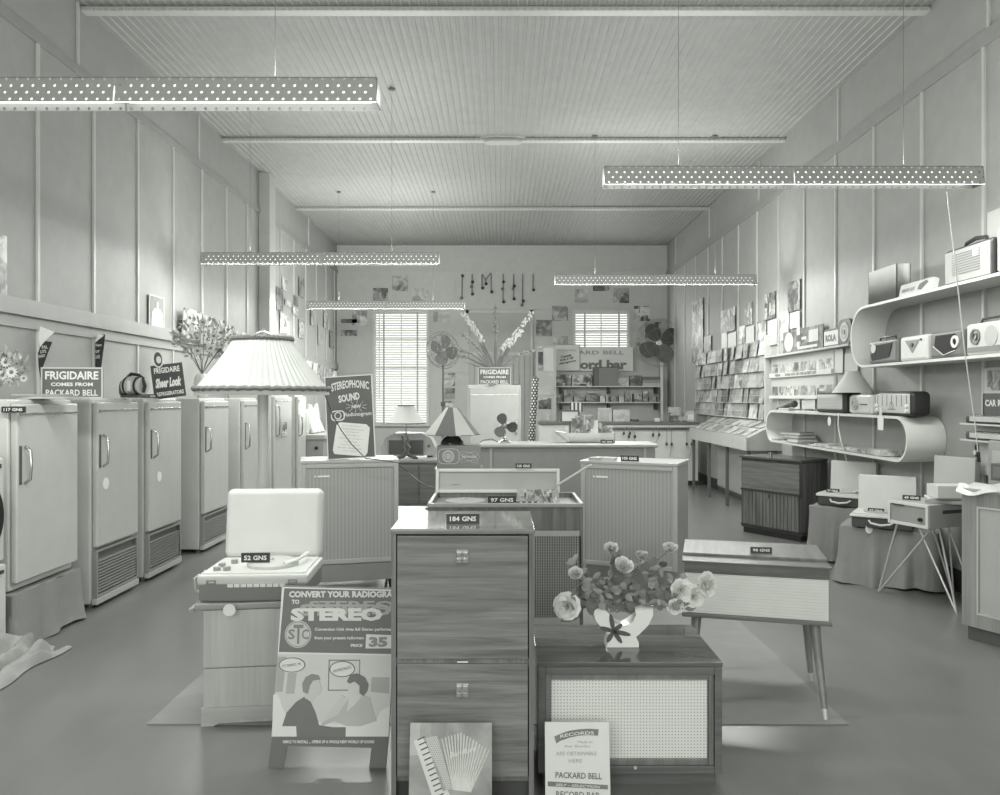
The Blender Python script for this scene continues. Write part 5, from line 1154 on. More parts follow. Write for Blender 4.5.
# upper loop top
zU = 2.346
t = thing('box', 'large open cardboard box on the far end of the upper loop shelf', 'box', (XS+.02, inv(XS+.02, 882), zU), -90)
w_ = abs(inv(XS+.02, 868)-inv(XS+.02, 896)); b = MB(); b.box(-w_/2, w_/2, 0, .006, 0, .29).box(-w_/2, w_/2, .11, .116, 0, .29).box(-w_/2, -w_/2+.006, 0, .116, 0, .29).box(w_/2-.006, w_/2, 0, .116, 0, .29).box(-w_/2, w_/2, 0, .116, 0, .006)
b.build('carton', M(212, .6, 0, 'cardboard'), t); MB().box(-w_/2+.008, w_/2-.008, .01, .108, .24, .262).build('packing', M(110, .7), t)
t = thing('box', 'flat white box with a dark leaf-shaped print leaning beside the portable radio', 'box', (XS+.01, inv(XS+.01, 914), zU), -90); t.rotation_euler = (math.radians(-12), 0, -PI/2)
w_ = abs(inv(XS, 898)-inv(XS, 930)); MB().box(-w_/2, w_/2, 0, .05, 0, .10).build('carton', M(196, .5, 0, 'pale_cardboard'), t)
MB().prism([(w_*.08, .03), (w_*.2, .02), (w_*.38, .07), (w_*.32, .09), (w_*.12, .07)], -.002, 0).build('leaf_print', M(96, .5), t); MB().text('PERDIO LUX', -w_*.22, .045, w_*.42, .03, -.002, bold=.03).build('lettering', M(120, .5), t)
t, w_, h_ = radio('large portable radio with leather handle and slotted front on the upper loop shelf', 944, 992, zU, .27, M(62, .4, 0, 'dark_leather'), M(160, .5, 0, 'pale_front'), X=RX-.26, kind='p', depth=.14, dr=.03)
b = MB()
for k in range(9): b.box(-w_*.3, w_*.28, -.008, -.003, .07+k*.018, .074+k*.018)
b.build('slots', M(110, .5), t); MB().box(w_*.15, w_*.25, -.01, -.003, .17, .23).build('dial', M(212, .4), t)
MB().tube([(-w_*.25, .07, h_-.01), (-w_*.2, .07, h_+.03), (0, .07, h_+.045), (w_*.2, .07, h_+.03), (w_*.25, .07, h_-.01)], [.012, .014, .016, .014, .012], 8).build('handle', M(50, .4), t)
t, w_, h_ = radio('edge of a second portable radio at the picture border on the upper loop shelf', 996, 1050, zU, .30, M(170, .4), M(186, .5, 0, 'pale_front'), X=RX-.28, kind='p', depth=.12)
o = MB().box(-.1, .1, 0, .1, 0, .32, .003).build('carton', M(165, .5)); o.location = (RX-.12, R(996, RX-.12), zU+.16); 
o.location.z = zU; o.scale = (1, 1, 1.55); o.rotation_euler = (0, 0, -PI/2); tag(o, 'tall white carton behind the radios on the upper loop shelf', 'box')
# car radio corner
t = thing('showcard', 'car radio display card on the right wall near the picture edge', 'sign', (RX-.01, R(1000), 1.55), -90)
MB().box(-.16, .2, -.006, 0, .0, .19).build('card', M(196, .5), t); MB().prism([(-.17, -.2), (-.17, -.0), (.22, .0), (.22, -.14)], -.008, 0).build('dark_flag', M(86, .5), t)
MB().box(-.12, .14, -.009, -.006, .02, .17).build('print', printed(350, 70, 190, 14), t); MB().text('CAR RADIO', .03, -.07, .34, .05, -.010, bold=.04).build('lettering', WHITE, t)
t = thing('wall_shelf', 'little stepped display stand of car radio parts below the car radio card', 'shelf', (RX-.02, R(1004), 0), -90)
for z in (1.21, 1.33): MB().box(-.3, .3, -.12, 0, z-.012, z).build('board', M(190, .4), t)
MB().box(-.3, .3, -.01, 0, .95, 1.36).build('backboard', M(186, .5), t)
for (z, v, lb) in ((1.331, 46, 'dark finned car radio unit on the upper display step'), (1.211, 60, 'chrome fronted car radio on the lower display step')):
    o = thing('car_radio', lb, 'car radio', (RX-.09, R(1000), z), -90)
    MB().box(-.2, .25, -.04, .05, 0, .06, .01).build('case', M(v, .3), o); MB().cyl((-.2, 0, .03), (-.26, 0, .03), .022, .006).build('spindle', M(v, .3), o); MB().box(-.14, .22, -.046, -.04, .015, .05).build('dial', M(180, .3), o)
t = thing('wall_socket', 'dark wall socket where the white cord ends by the car radio stand', 'socket', (RX, R(981), 1.12), -90); MB().box(-.03, .03, -.03, 0, -.05, .05, .004).build('plate', M(50, .4), t); MB().cyl((0, -.05, -.01), (0, -.03, -.01), .018).build('plug', WHITE, t)

# dark corner cabinet
t = thing('cocktail_cabinet', 'dark veneered cocktail cabinet turned towards the room below the lower loop shelf', 'cabinet', (3.15, 8.17, 0), -58)
# local origin at the near corner: x goes to the wall side? front spans -w..0
DW = wood(74, 104, 'z', .3); w_ = .80; dp = .44
MB().box(-w_, 0, .02, dp, .06, .84).build('carcass', wood(58, 80, 'z', .35), t)
MB().box(-w_-.01, .01, -.01, dp+.01, .84, .865, .004).build('top', wood(78, 100, 'x', .2), t)
MB().box(-w_+.02, -.02, .0, .02, .50, .81, .003).build('drop_door', wood(92, 126, 'x', .25), t)
b = MB()
for k in range(16): b.box(-w_+.03+k*.0465, -w_+.07+k*.0465, .004, .02, .1, .48, .003)
b.build('tambour_door', wood(76, 124, 'z', .3), t)
MB().box(-w_+.01, -.01, -.008, .01, .48, .50).box(-w_+.01, -.01, -.008, .01, .09, .105).build('moulding', M(60, .4), t)
MB().box(-w_*.52-.01, -w_*.52+.01, -.02, 0, .42, .46, .003).build('handle', BRASS, t)
b = MB()
for k in range(11): b.box(0, .008, .03+k*.038, .058+k*.038, .1, .82)
b.build('side_slats', wood(72, 106, 'z', .35), t)
MB().box(-w_+.02, -.02, .03, dp-.02, 0, .06).build('plinth', M(44, .5), t)
o = MB().cyl((0, 0, 0), (0, 0, .05), .022).build('ornament', CHROME); o.location = (2.98, 8.6, .866); tag(o, 'tiny chrome knob standing on the dark corner cabinet', 'ornament')

# cloth-draped tables with record players
def table(cx, cy, rz, w_, d_, h_, label, seed):
    t = thing('draped_table', label, 'table', (cx, cy, 0), rz, 'cloth-draped tables')
    MB().box(-w_/2+.02, w_/2-.02, .02, d_-.02, h_-.03, h_-.004).build('table_top', M(110, .6), t)
    for x in (-w_/2+.05, w_/2-.05):
        for y in (.05, d_-.05): MB().cyl((x, y, h_-.03), (x, y, 0), .016).build('leg', M(90, .5), t)
    drape(w_, d_, h_, .026, 12, seed, .05).build('cloth', CLR, t, 60)
def player(cx, cy, z, rz, w_, d_, label, seed, pv=200, tagtxt=None, lidv=196):
    t = thing('record_player', label, 'record player', (cx, cy, z), rz, 'portable record players on the draped tables')
    MB().box(-w_/2, w_/2, 0, d_, 0, .09, .01).build('case', M(70, .5, 0, 'dark_leatherette'), t)
    MB().box(-w_/2-.012, w_/2+.012, -.014, d_+.01, .085, .105, .005).build('deck_rim', M(205, .4), t)
    d_k = MB().box(-w_/2, w_/2, 0, d_, .105, .115).build('deck', M(pv, .4), t)
    MB().lathe([(.125, 0), (.125, .014), (.01, .02), (.003, .03)], (-.03, d_*.5, .115), 32).build('turntable', M(170, .4), d_k)
    MB().tube([(w_*.38, d_*.8, .14), (w_*.38, d_*.7, .15), (w_*.2, d_*.35, .135)], [.014, .01, .012], 8).build('tone_arm', M(212, .3), d_k)
    L = MB(); L.box(-w_/2, w_/2, 0, .07, 0, .30, .012); L.rot(-.1, 'X'); L.move((0, d_, .1)); L.build('lid', M(lidv, .5), t)
    MB().tube([(-.09, -.005, .06), (-.07, -.04, .045), (0, -.05, .035), (.07, -.04, .045), (.09, -.005, .06)], .009, 8).build('handle', M(206, .4), t)
    return t
table(3.15, 7.16, -38, .60, .46, .50, 'cloth-draped table with the farther open record player', 5)
player(3.16, 7.24, .508, -42, .42, .33, 'open portable record player on the farther draped table below the loop shelf', 1, tagtxt='1')
table(3.10, 6.25, -32, .70, .52, .46, 'cloth-draped table with the nearer open record player', 9)
player(3.05, 6.24, .468, -33, .44, .33, 'open portable record player on the nearer draped table, price tag on deck', 2)
price_tag('29 GNS', (3.13, 7.34, .626), .12, -42, 'price tag on the farther record player deck', .035)
price_tag('37 GNS', (3.05, 6.33, .585), .12, -33, 'price tag on the nearer record player deck', .035)
o = MB().disc(0, 0, .028, -.002, .002, rz=.038).build('paper_tag', WHITE); o.location = px(869, 529, 6.3); tag(o, 'oval white paper tag hanging from the nearer record player', 'tag')
# radio player on wire legs
t = thing('record_player', 'light boxed record player with speaker front on crossed wire legs by the wall', 'record player', (2.97, 5.68, .586), -68)
w_ = .34; MB().box(-w_/2, w_/2, .012, .5, 0, .17, .006).build('case', M(168, .45, 0, 'light_case'), t)
MB().frame(-w_/2, w_/2, 0, .17, .022, -.006, .014, .002).build('front_frame', M(206, .4), t); MB().box(-w_/2+.02, w_/2-.02, .002, .012, .02, .15).build('speaker_cloth', M(150, .9, 0, 'speaker_weave', .3, 300), t)
MB().cyl((.11, -.02, .06), (.11, 0, .06), .014).build('knob', BLACK, t); MB().box(-.13, -.03, -.01, -.004, .143, .15).build('badge', M(60, .3), t)
MB().box(w_/2, w_/2+.003, .14, .36, .1, .125).build('side_slot', M(70, .4), t)
L = MB(); L.box(-w_/2, w_/2, 0, .06, 0, .32, .008); L.rot(-.05, 'X'); L.move((0, .46, .17)); L.build('lid', M(170, .5, 0, 'lid_grey'), t)
b = MB(); mw = t.matrix_basis.inverted()
from mathutils import Euler
def to_local(p): 
    q = Vector(p)-Vector((2.97, 5.68, .586)); a = math.radians(68); return Vector((q.x*math.cos(a)-q.y*math.sin(a), q.x*math.sin(a)+q.y*math.cos(a), q.z))
for (f, a1, a2) in (((3.22, 5.5, 0), (-.02, .12, 0), (.14, .14, 0)), ((2.96, 6.10, 0), (-.14, .06, 0), (.12, .1, 0)), ((3.45, 5.93, 0), (-.14, .4, 0), (-.02, .44, 0)), ((3.44, 5.62, 0), (.14, .44, 0), (.0, .4, 0))):
    f = to_local(f); b = MB(); b.tube([a1, f, ], .007, 6); b.tube([f, a2], .007, 6); b.build('leg', M(205, .3, .2, 'white_metal'), t)
price_tag('49 GNS', (3.06, 5.80, .757), .12, -30, 'price tag on the light boxed player with wire legs', .035)
for i, (x, y, z, v) in enumerate(((3.22, 5.66, .757, 150), (3.24, 5.68, .783, 205), (3.25, 5.64, .80, 200))):
    o = MB().box(-.12, .12, -.09, .09, 0, (.025, .014, .09)[i], .003).build(('magazine', 'magazine', 'carton')[i], M(v, .5)); o.location = (x, y, z); o.rotation_euler = (0, 0, -.5+.2*i); tag(o, ('grey magazine lying on the wire-legged player', 'white magazine lying on the grey one on the wire-legged player', 'white carton stacked on the wire-legged player against its lid')[i], ('magazine', 'magazine', 'box')[i])
# near cabinet at the right edge
t = thing('radiogram', 'pale fronted wooden radiogram cut by the right picture edge', 'radiogram', (X_(962, 4.92), 4.92, 0), -62)
MB().box(0, 1.0, .02, .5, .09, .93).build('carcass', wood(128, 154, 'z', .35), t)
MB().box(-.015, 1.02, -.015, .52, .93, .955, .005).build('top', M(176, .3), t)
MB().frame(0, 1.0, .09, .93, .10, -.004, .022, .003).build('frame', wood(132, 158, 'z', .35), t)
MB().box(.09, .91, .0, .018, .17, .84).build('speaker_cloth', M(176, .9, 0, 'cream_cloth', .25, 300), t); MB().frame(.095, .905, .175, .845, .012, -.007, .004).build('beading', M(190, .4), t)
MB().box(.02, .98, .03, .48, 0, .09).build('plinth', M(96, .5), t)
b = MB(); n = 24; G_ = []
for i in range(n+1):
    for j in range(7):
        u, v = i/n, j/6; x = -.02+u*.9; y = -.03+v*.2; z = .958+.02*abs(math.sin(u*19+v*4))+.01*math.sin(v*9+u*31)
        if j == 0: z = .93-.02*math.sin(u*17); y = -.035
        G_.append(b.bm.verts.new((x, y, z)))
for i in range(n):
    for j in range(6): a = i*7+j; b.bm.faces.new((G_[a], G_[a+1], G_[a+8], G_[a+7]))
o = b.build('plastic_cover', M(196, .3, 0, 'crumpled_plastic', .3, 40), None, 60); o.location = (X_(962, 4.92), 4.92, 0); o.rotation_euler = (0, 0, math.radians(-62)); tag(o, 'crumpled pale sheet lying along the top edge of the right-hand radiogram', 'cover')
t = thing('table_radio', 'dark slim radio set on the right-hand radiogram', 'radio', (X_(978, 5.0)+.02, 5.0, .985), -62); MB().box(0, .5, .1, .35, 0, .11, .006).build('case', M(92, .4), t); MB().box(.02, .48, .094, .1, .02, .09).build('front', M(110, .4), t)
t = thing('box', 'pale squarish panel box standing behind the dark slim radio', 'box', (X_(992, 5.5)-.03, 5.5, .0), -80); MB().box(0, .4, 0, .09, .9, 1.22, .01).build('carton', M(148, .5), t); MB().box(.04, .36, -.004, 0, .95, 1.15).build('label_panel', M(166, .5), t); MB().box(.02, .38, .02, .08, 0, .9).build('stand', M(140, .5), t)

# radiogram on tapered legs
t = thing('radiogram', 'low radiogram with ribbed pale front on four splayed tapered legs', 'radiogram', (1.25, 3.82, 0), -14.7)
hw = .338; MW = wood(84, 132, 'y', .22)
MB().box(-hw+.01, hw-.01, .02, .5, .44, .655).build('carcass', wood(84, 116, 'x', .3), t)
MB().box(-hw-.012, hw+.012, -.012, .51, .425, .447, .004).build('base_rail', wood(96, 130, 'x', .3), t)
b = MB(); z0, z1 = .449, .645; n = 13
for k in range(n): zz_ = z0+(z1-z0)*k/n; b.prism([(-hw+.004, zz_), (hw-.004, zz_), (hw-.004, zz_+(z1-z0)/n*.62), (-hw+.004, zz_+(z1-z0)/n*.62)], -.006, .02)
b.box(-hw+.004, hw-.004, 0, .02, z0, z1); b.build('ribbed_front', M(218, .5, 0, 'cream_slat'), t)
MB().box(-hw, hw, -.01, .03, .647, .70, .004).build('upper_rail', wood(78, 110, 'x', .3), t)
MB().box(-hw, hw, .03, .5, .655, .70, .004).build('upper_case', wood(84, 112, 'x', .3), t)
b = MB(); P0 = [(-hw-.01, -.015, .70), (hw+.01, -.015, .70), (hw+.01, .51, .70), (-hw-.01, .51, .70)]
b.box(-hw-.01, hw+.01, .12, .51, .70, .722, .004).build('lid', wood(84, 118, 'y', .3), t)
MB().box(-hw-.01, hw+.01, -.015, .12, .698, .708, .003).build('lid_front', wood(74, 100, 'x', .35), t)
for sx in (-1, 1):
    for y, fy in ((.07, -.06), (.42, .45)):
        l_ = MB().tube([(sx*(hw-.06), y, .43), (sx*(hw-.03), fy, .05)], [.026, .014], 16).build('leg', wood(110, 140, 'z', .35), t)
        MB().tube([(sx*(hw-.03), fy, .052), (sx*(hw-.026), fy+(fy-y)*.1, 0)], [.0135, .011], 12).build('ferrule', M(205, .3, .3, 'ferrule'), l_)
price_tag('98 GNS', (1.34, 4.0, .722), .105, -8, 'price tag lying on the lid of the ribbed-front radiogram with tapered legs', .03)

# ================================================================ back of the shop
cov = [(373, 388, 288, 303, 60, 170, 'portrait record cover, leftmost of the three above the long window'), (392, 408, 276, 291, 50, 190, 'raised dark landscape cover, middle of the three above the long window'), (412, 428, 288, 303, 120, 200, 'pale swirling cover, rightmost of the three above the long window'), (341, 357, 319, 323, 50, 130, 'long thin dark picture left of the long window'), (352, 367, 311, 325, 110, 215, 'pale cover partly behind the far fitting beside the long window'), (341, 357, 330, 336, 60, 190, 'long thin landscape picture under the dark one'), (433, 449, 312, 322, 130, 215, 'pale wide cover right of the long window'),
       (575, 588, 289, 303, 120, 200, 'pale cover left of the two directly above the small window'), (593, 609, 286, 291, 70, 190, 'strip-like cover half hidden by the fitting above the small window'), (613, 629, 288, 303, 50, 190, 'dark cover right of the two directly above the small window'), (552, 568, 306, 321, 110, 190, 'grey cover up and left of the small window'), (536, 552, 320, 336, 80, 180, 'mottled cover furthest left of the small window'), (553, 568, 336, 344, 90, 190, 'low cover left of the small window above the slogan card'), (634, 650, 306, 321, 40, 200, 'dark oval-patterned cover right of the small window'), (645, 661, 322, 338, 60, 215, 'cover partly behind the wall fan'), (637, 640, 338, 346, 90, 220, 'tiny round badge beside the small window')]
for i, (x0, x1, y0_, y1_, lo, hi, lb) in enumerate(cov): wallcard('B', x0, x1, y0_, y1_, printed(400+i, lo, hi, 5), 'record_cover', lb, 'record cover', 'record covers pinned on the back wall')
for i, (y0_, y1_) in enumerate(((373, 386), (388, 399), (401, 412), (414, 424))): wallcard('B', 444, 455, y0_, y1_, printed(430+i, 80, 200, 6), 'record_cover', '%s picture in the vertical strip right of the long window' % ('topmost', 'second', 'third', 'lowest')[i], 'record cover', 'pictures in a vertical strip behind the pedestal fan')
# hanging bead ornaments
orn = [(462, 274, 299, (276, 298)), (472, 274, 296, (282, 287, 294)), (482, 274, 289, (288,)), (485.5, 279, 284, (284,)), (491, 273, 292, (292,)), (503, 274, 303, (282, 289, 302)), (513.5, 274, 299, (286, 289, 299)), (522.5, 274, 306, (301, 305)), (533, 274, 290, (290,))]
ol = ['hanging bead ornament furthest left with dark beads top and bottom', 'second hanging ornament with three beads', 'left leg of the M-shaped hanging ornament', 'middle of the M-shaped hanging ornament', 'right leg of the M-shaped hanging ornament with a dark bead', 'long three-bead ornament right of the M shape', 'three-bead ornament above the gladioli', 'longest bead ornament with two beads at its tip', 'single-bead ornament furthest right']
for i, (x, y0_, y1_, bs) in enumerate(orn):
    p = px(x, y0_, BY-.04); t = thing('hanging_ornament', ol[i], 'ornament', p, 0, 'bead ornaments hanging on the back wall'); k_ = BY/F
    b = MB(); b.tube([(0, 0, 0), (0, 0, -(y1_-y0_)*k_)], .012, 6)
    if i == 3: b.tube([(0, 0, -.02), (-.07, 0, .11)], .01, 5).tube([(0, 0, -.02), (.11, 0, .13)], .01, 5)
    b.build('string', M(118, .5), t)
    for q, yy in enumerate(bs): MB().ball((.012*(-1)**q, -.02, -(yy-y0_)*k_), .034, 10).build('bead', M(54 if q % 2 == 0 else 110, .3), t)
# wall fan
t = thing('wall_fan', 'large caged wall fan with three broad dark blades in the back right corner', 'fan', (X_(659, 16.2), 16.2, 0))
c = px(659, 343, 16.2)
MB().cyl((0, .55, c[2]-.1), (0, .1, c[2]), .03).box(-.06, .06, .57, .59, c[2]-.25, c[2]+.02).build('bracket', M(120, .4), t)
fan_head(t, (0, .02, c[2]), .44, (0, 0), 4, M(96, .35, .1, 'wall_fan_blade'), .05, phase=-.52, wide=.4)
MB().cyl((0, -.05, c[2]), (0, -.03, c[2]), .05).build('hub_cap', M(215, .3), t)
b = MB()
for rr in (.5, .47, .3): b.tube([(rr*math.cos(u*PI/20), -.06 if rr < .4 else 0, c[2]+rr*math.sin(u*PI/20)) for u in range(41)], .005, 4)
for u in range(10): a = u*PI/5; b.tube([(.06*math.cos(a), -.07, c[2]+.06*math.sin(a)), (.3*math.cos(a), -.06, c[2]+.3*math.sin(a)), (.5*math.cos(a), 0, c[2]+.5*math.sin(a))], .003, 4)
b.build('cage', M(150, .3, .3, 'cage_wire'), t)
# record bar shelving
D = 16.45
t = thing('shelf_unit', 'white two-shelf unit with black brackets at the record bar', 'shelf unit', (0, D, 0))
xa, xb = X_(556, D), X_(662, D)
MB().box(xa, xb, .29, .31, .9, Z_(371, D)).build('backboard', M(184, .5), t)
for y in (386, 402): MB().box(xa, xb-.02, .0, .29, Z_(y, D)-.02, Z_(y, D)).build('shelf_board', M(212, .4), t)
MB().box(xb-.03, xb+.02, -.02, .04, .0, Z_(362, D)).build('post', M(214, .4), t)
b_ = 0
for x in (561.5, 609.5, 657):
    for y in (386, 402): MB().prism([(-.02, -.14), (.02, -.14), (.02, 0), (-.02, 0)], .0, .28).move((X_(x, D), 0.0, Z_(y, D)-.022)).build('bracket', M(40, .5), t)
# partition of cards on the left of the unit
t = thing('exhibition_stand', 'pale upright panel of pictures between the patterned roll and the record bar shelves', 'display stand', (X_(546, 16.2), 16.2, 0)); k_ = 16.2/F
MB().box(-.21, .21, 0, .02, 0, Z_(346, 16.2)).build('board', M(190, .5), t)
for i, (x0, x1, y0_, y1_, lo, hi, lb) in enumerate(((538, 543, 352, 371, 50, 190, 'narrow black and white print, top of the picture panel'), (543.5, 553.5, 348, 371, 205, 215, 'plain white sheet at the top of the picture panel'), (538, 554, 373, 395, 185, 205, 'pale faded poster in the middle of the picture panel'), (538.5, 551, 398, 409, 50, 225, 'cover with a white V shape on the picture panel'), (538.5, 551, 411, 434, 160, 200, 'pale cover with a small dark mark low on the picture panel'))):
    d = 16.19; o = MB().box(-(x1-x0)/2*k_, (x1-x0)/2*k_, -.008, 0, -(y1_-y0_)/2*k_, (y1_-y0_)/2*k_).build('poster', printed(450+i, lo, hi, 4)); o.location = px((x0+x1)/2, (y0_+y1_)/2, d); tag(o, lb, 'poster', 'pictures on the picture panel')
# signs above the shelves
t = thing('sign', 'large white Packard Bell record bar sign standing above the top shelf', 'sign', (X_(602, 16.7), 16.69, Z_(371, 16.7)+.02)); k_ = 16.7/F
MB().box(-29*k_, 31*k_, 0, .05, -.02, 23*k_).build('board', M(208, .5), t)
b = MB(); b.text('PACKARD BELL', (588-602)*k_, 17.5*k_, 72*k_, 4*k_, bold=.02).build('lettering', M(140, .5), t)
b = MB(); b.text('record bar', (594-602)*k_, 5.5*k_, 66*k_, 9.5*k_, bold=.05).build('bold_lettering', M(104, .5), t)
t = thing('showcard', 'square cream card with three slanting lines of script before the record bar sign', 'sign', (X_(567, 16.66), 16.66, Z_(371, 16.66))); k_ = 16.66/F
MB().box(-13*k_, 13*k_, 0, .025, 0, 26.5*k_).build('card', M(206, .5), t); MB().frame(-13*k_, 13*k_, 0, 26.5*k_, .012, -.003, 0).build('border', M(150, .5), t)
b = MB(); b.text('Columbia', 0, 21*k_, 18*k_, 2.4*k_, bold=0); b.build('title_lettering', M(150, .5), t)
b = MB()
for k, s_t in enumerate(('Connie', 'Bobby & Cliff', 'Microgroove')): b.text(s_t, (-1+k*.8)*k_, (15-k*3.2)*k_, (11+k*3)*k_, 2.6*k_, rot=.2, bold=.06, shear=.3)
b.build('lettering', M(92, .5), t)
# small goods on the record bar shelves
def good(name, label, x0, x1, y0_, yb_, mat, cat, d=D+.05, dp=.15, grp=None, y_sh=386):
    w_ = (x1-x0)/F*d; h_ = (yb_-y0_)/F*d
    o = MB().box(-w_/2, w_/2, 0, dp, 0, h_, .004).build(name, mat); o.location = (X_((x0+x1)/2, d), d, Z_(y_sh, D)+.001 if y_sh else Z_(yb_, d)); return tag(o, label, cat, grp)
g1 = 'goods on the upper record bar shelf'; g2 = 'goods on the lower record bar shelf'
good('record_box', 'patterned dark and light carton at the start of the upper record bar shelf', 556, 571, 373.5, 385, printed(460, 50, 215, 8), 'box', grp=g1)
good('record_box', 'carton with a framed dark label, second on the upper record bar shelf', 572, 586, 374, 385, printed(461, 60, 200, 6), 'box', grp=g1)
good('record_box', 'white carton with black strokes beside the big dark album case', 586.5, 592, 373.5, 385, printed(462, 40, 220, 8), 'box', grp=g1)
t = thing('album_case', 'large dark upright record album case on the upper shelf of the record bar', 'record case', (X_(606, D), D+.0, Z_(386, D)+.001)); k_ = D/F
MB().box(-12*k_, 12*k_, 0, .18, 0, 18.5*k_, .004).build('case', M(126, .5), t); MB().box(-12.2*k_, -7*k_, -.004, .17, .005, 18*k_).build('spine', M(98, .5), t); MB().box(-12.5*k_, 12*k_, -.002, .18, 18.3*k_, 18.9*k_).build('lid_edge', M(60, .5), t)
good('record_box', 'faint pale packet right of the big dark album case', 618, 629, 377, 385, printed(463, 150, 200, 8), 'box', grp=g1)
good('record_box', 'black-edged small frame box on the upper record bar shelf', 630, 642, 374.5, 385, printed(464, 80, 200, 5), 'box', grp=g1)
for k in range(3):
    o = good('album', ('bottom album of the flat pile at the end of the upper record bar shelf', 'middle album of the flat pile at the shelf end', 'top dark album of the flat pile at the shelf end')[k], 642.5, 661, 382, 385, M((180, 150, 110)[k], .5), 'album', grp='flat albums on the upper record bar shelf'); o.location.z += k*.066
lo_items = [(556, 562, 394, 401, 60, 210, 'small dark and white packet first on the lower shelf'), (564, 573, 389.5, 401, 90, 200, 'tall spotted packet second on the lower shelf'), (574, 584, 396, 401, 70, 170, 'low dark tin third on the lower shelf'), (586, 598, 394, 401, 60, 180, 'dark tape machine fourth on the lower shelf'), (600, 605, 395, 401, 180, 215, 'small white packet before the middle bracket'), (606, 608, 394, 401, 170, 200, 'thin pale packet touching the middle bracket'), (611, 618, 395, 401, 90, 150, 'grey carton just past the middle bracket'), (619, 624, 396, 401, 150, 210, 'small pale tin past the middle bracket'), (625, 632, 391, 401, 80, 200, 'tall framed packet in the middle of the lower shelf'), (634, 642, 393, 401, 90, 190, 'squarish mottled packet on the lower shelf'), (643, 648, 390, 401, 60, 210, 'tallest thin packet near the shelf end'), (649, 656, 396, 401, 100, 160, 'low grey packet before the last bracket'), (657, 661, 395.5, 401, 80, 140, 'dark packet at the very end of the lower shelf')]
for i, (x0, x1, y0_, y1_, lo, hi, lb) in enumerate(lo_items): good('packet', lb, x0, x1, y0_, y1_, printed(470+i, lo, hi, 9), 'packet', grp=g2, y_sh=402)
MB_ = MB().box(-.1, .1, 0, .1, 0, .05, .02)
o = MB_.build('tape_reel', M(190, .4)); o.location = (X_(592, D), D+.06, Z_(394.5, D)+.02); tag(o, 'pale rounded lid on top of the tape machine on the lower shelf', 'lid')
# listening counter with headphones
Dc = 13.5
t = thing('listening_counter', 'white fronted record bar counter with a dark rail across its front', 'counter', (0, Dc, 0))
xa, xb = X_(540, Dc), X_(698, Dc)
MB().box(xa, xb, 0, .6, .08, 1.05).build('carcass', M(204, .45, 0, 'white_front'), t); MB().box(xa-.02, xb+.02, -.03, .62, 1.05, 1.10, .006).build('counter_top', M(104, .3, 0, 'dark_top'), t)
MB().box(xa+.02, xb-.02, .03, .58, 0, .08).build('plinth', M(48, .5), t); MB().cyl((X_(611, Dc), -.06, .985), (xb-.02, -.06, .985), .02).build('rail', M(90, .3, .3, 'dark_rail'), t)
for i, (x, yl) in enumerate(((626, 435), (631, 440), (655, 437), (668, 452), (688, 452))):
    k_ = Dc/F; x_ = X_(x, Dc); hw_ = (3 if i < 3 else 2.5)*k_; L_ = (yl-425)*k_
    t = thing('headphones', '%s pair of headphones hanging from the dark rail of the record bar counter' % ('first', 'second', 'third', 'fourth', 'fifth')[i], 'headphones', (x_, Dc-.095, 1.01), 0, 'headphones on the listening rail')
    b = MB(); b.tube([(-hw_, 0, -L_*.6), (-hw_*.9, 0, -.05), (0, 0, .01), (hw_*.9, 0, -.05), (hw_, 0, -L_*.6), (hw_*.5, 0, -L_), (0, 0, -L_-.04)], .006, 5); b.build('band', M(140, .4), t)
    for sx in (-1, 1): MB().ball((sx*hw_, 0, -L_*.62), (.022, .022, .03), 8).build('earpiece', M(70, .3), t)
for i, (x0, x1, y0_, lo, hi, lb) in enumerate(((670, 688, 413, 50, 200, 'carton with two dark framed pictures at the end of the listening counter'), (688, 694, 411, 140, 220, 'pale folded card leaning at the counter end'), (669, 681, 407, 120, 190, 'pale carton standing behind the framed one'), (631, 639, 419.5, 40, 80, 'dark telephone-like gadget on the listening counter'), (655, 660, 418, 200, 220, 'small white packet on the listening counter'), (598, 612, 408, 150, 195, 'pale open book display on the listening counter'), (613, 630, 410, 160, 200, 'faint wide open booklet on the listening counter'))):
    d = Dc+(.1 if i != 2 else .4); w_ = (x1-x0)/F*d; h_ = HC-(y0_-VY)/F*d-1.101
    o = MB().box(-w_/2, w_/2, 0, .12, 0, max(.04, h_), .004).build(('record_box', 'card', 'record_box', 'gadget', 'packet', 'booklet', 'booklet')[i], printed(500+i, lo, hi, 8)); o.location = (X_((x0+x1)/2, d), d, 1.101); tag(o, lb, ('box', 'card', 'box', 'gadget', 'packet', 'booklet', 'booklet')[i])
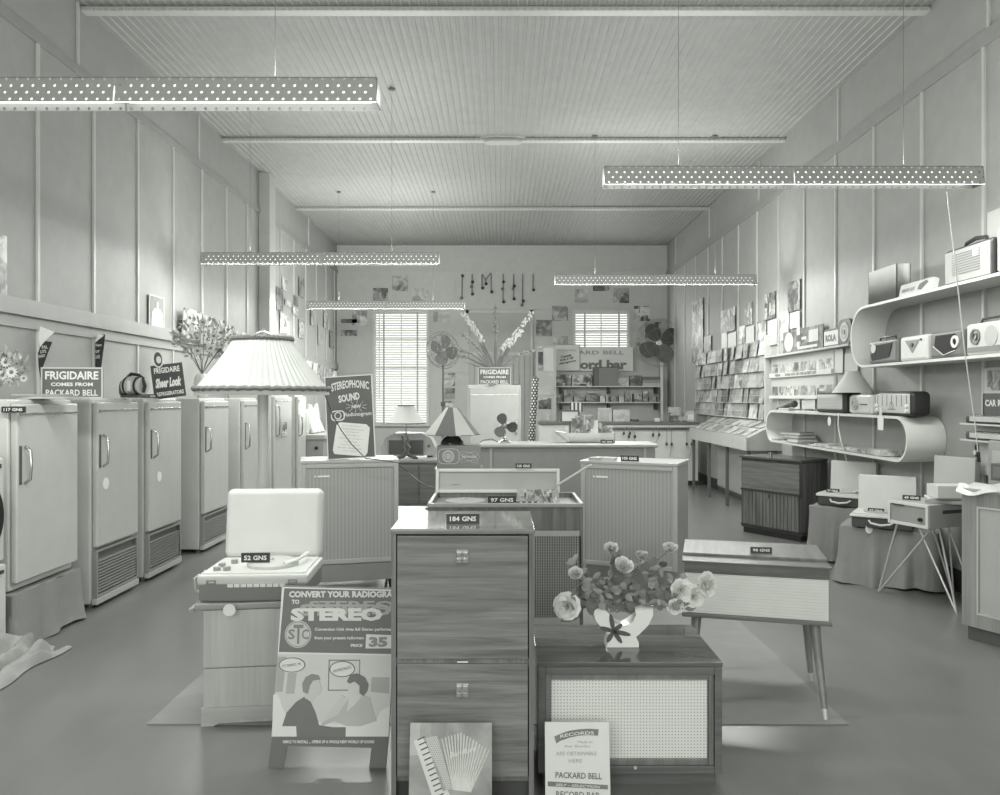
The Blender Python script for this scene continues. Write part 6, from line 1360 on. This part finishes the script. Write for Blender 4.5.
# record box on the shop counter
t = thing('record_tray', 'white wedge-shaped tray of records on the shop counter', 'tray', (X_(591, 9.65), 9.65, .956)); k_ = 9.65/F
b = MB(); b.prism([(-22*k_, 0), (24*k_, 0), (24*k_, .125), (-24*k_, .125)], 0, .008); b.prism([(-22*k_, 0), (24*k_, 0), (24*k_, .2), (-24*k_, .2)], .26, .268); b.box(24*k_-.006, 24*k_, 0, .268, 0, .13); b.box(-22*k_, 24*k_, 0, .268, 0, .006)
b.build('tray', M(216, .5), t); MB().prism([(-24*k_, .125), (-22*k_, 0), (-22*k_, .006), (-36*k_, .15), (-36*k_, .145)], .0, .26).build('side_flap', M(200, .5), t)
for k in range(11):
    x = X_(570+k*3.9, 9.7); hh = (.30, .32, .33, .33, .31, .34, .27, .24, .22, .2, .19)[k]
    o = MB().box(-.11 if k > 2 else -.02, .03, -.003, .003, 0, hh).build('record_sleeve', printed(520+k, 60 if k != 6 else 200, 200 if k != 6 else 225, 10)); o.location = (x+.04, 9.68+.02*k*.95, .965); o.rotation_euler = (math.radians(-8), 0, math.radians(random.uniform(-10, 10)))
    tag(o, 'record sleeve in the white tray, %s from its flap end' % ordn(k), 'record', 'records in the white tray')
t = thing('showcard', 'striped card standing high in the middle of the record tray', 'sign', (X_(576, 10.0), 9.98, .955)); k_ = 10/F
MB().box(-.08, .08, 0, .01, 0, .50).build('stand', M(170, .5), t); MB().box(-6.5*k_, 6.5*k_, -.01, 0, .385, .50).build('striped_card', striped(70, 205, .05, 0, name='striped_print'), t)
o = MB().frame(-.12, .12, 0, .16, .02, 0, .012).build('picture_frame', M(84, .5)); o.location = (X_(570, 9.9), 9.9, 1.2); MB().box(-.1, .1, .002, .01, .02, .14).build('picture', M(206, .5), o); MB().box(-.015, .015, .004, .012, -.245, 0).build('support', M(120, .5), o); tag(o, 'small dark-edged picture frame standing behind the record tray', 'picture frame')
price_tag('165 GNS', (X_(607, 9.56), 9.55, .956), .16, 0, 'black price tag on the shop counter before the record tray', .045)
price_tag('95 GNS', (X_(541, 9.56), 9.52, .956), .01, 0, 'tiny tag on the shop counter', .01) if False else None
# patterned roll
t = thing('fabric_roll', 'tall leaning roll of black and white patterned fabric beside the white refrigerator', 'fabric roll', (X_(532, 13.2), 13.2, 0))
b = MB(); b.tube([(-.06, 0, .0), (.06, .0, Z_(378, 13.2))], .055, 14); b.build('roll', dotted(52, 205, .05, .045, .016, name='patterned_fabric'), t)
MB().tube([(.06, 0, Z_(378, 13.2)), (.061, 0, Z_(378, 13.2)+.03)], .02, 10).build('core', M(120, .5), t)
# plain wall clock-like bits: window sill boards
MB_ = MB().box(W1[0]-.08, W1[1]+.08, BY-.08, BY, W1[2]-.05, W1[2]-.02, .004); struct('trim_8', MB_, BATT)
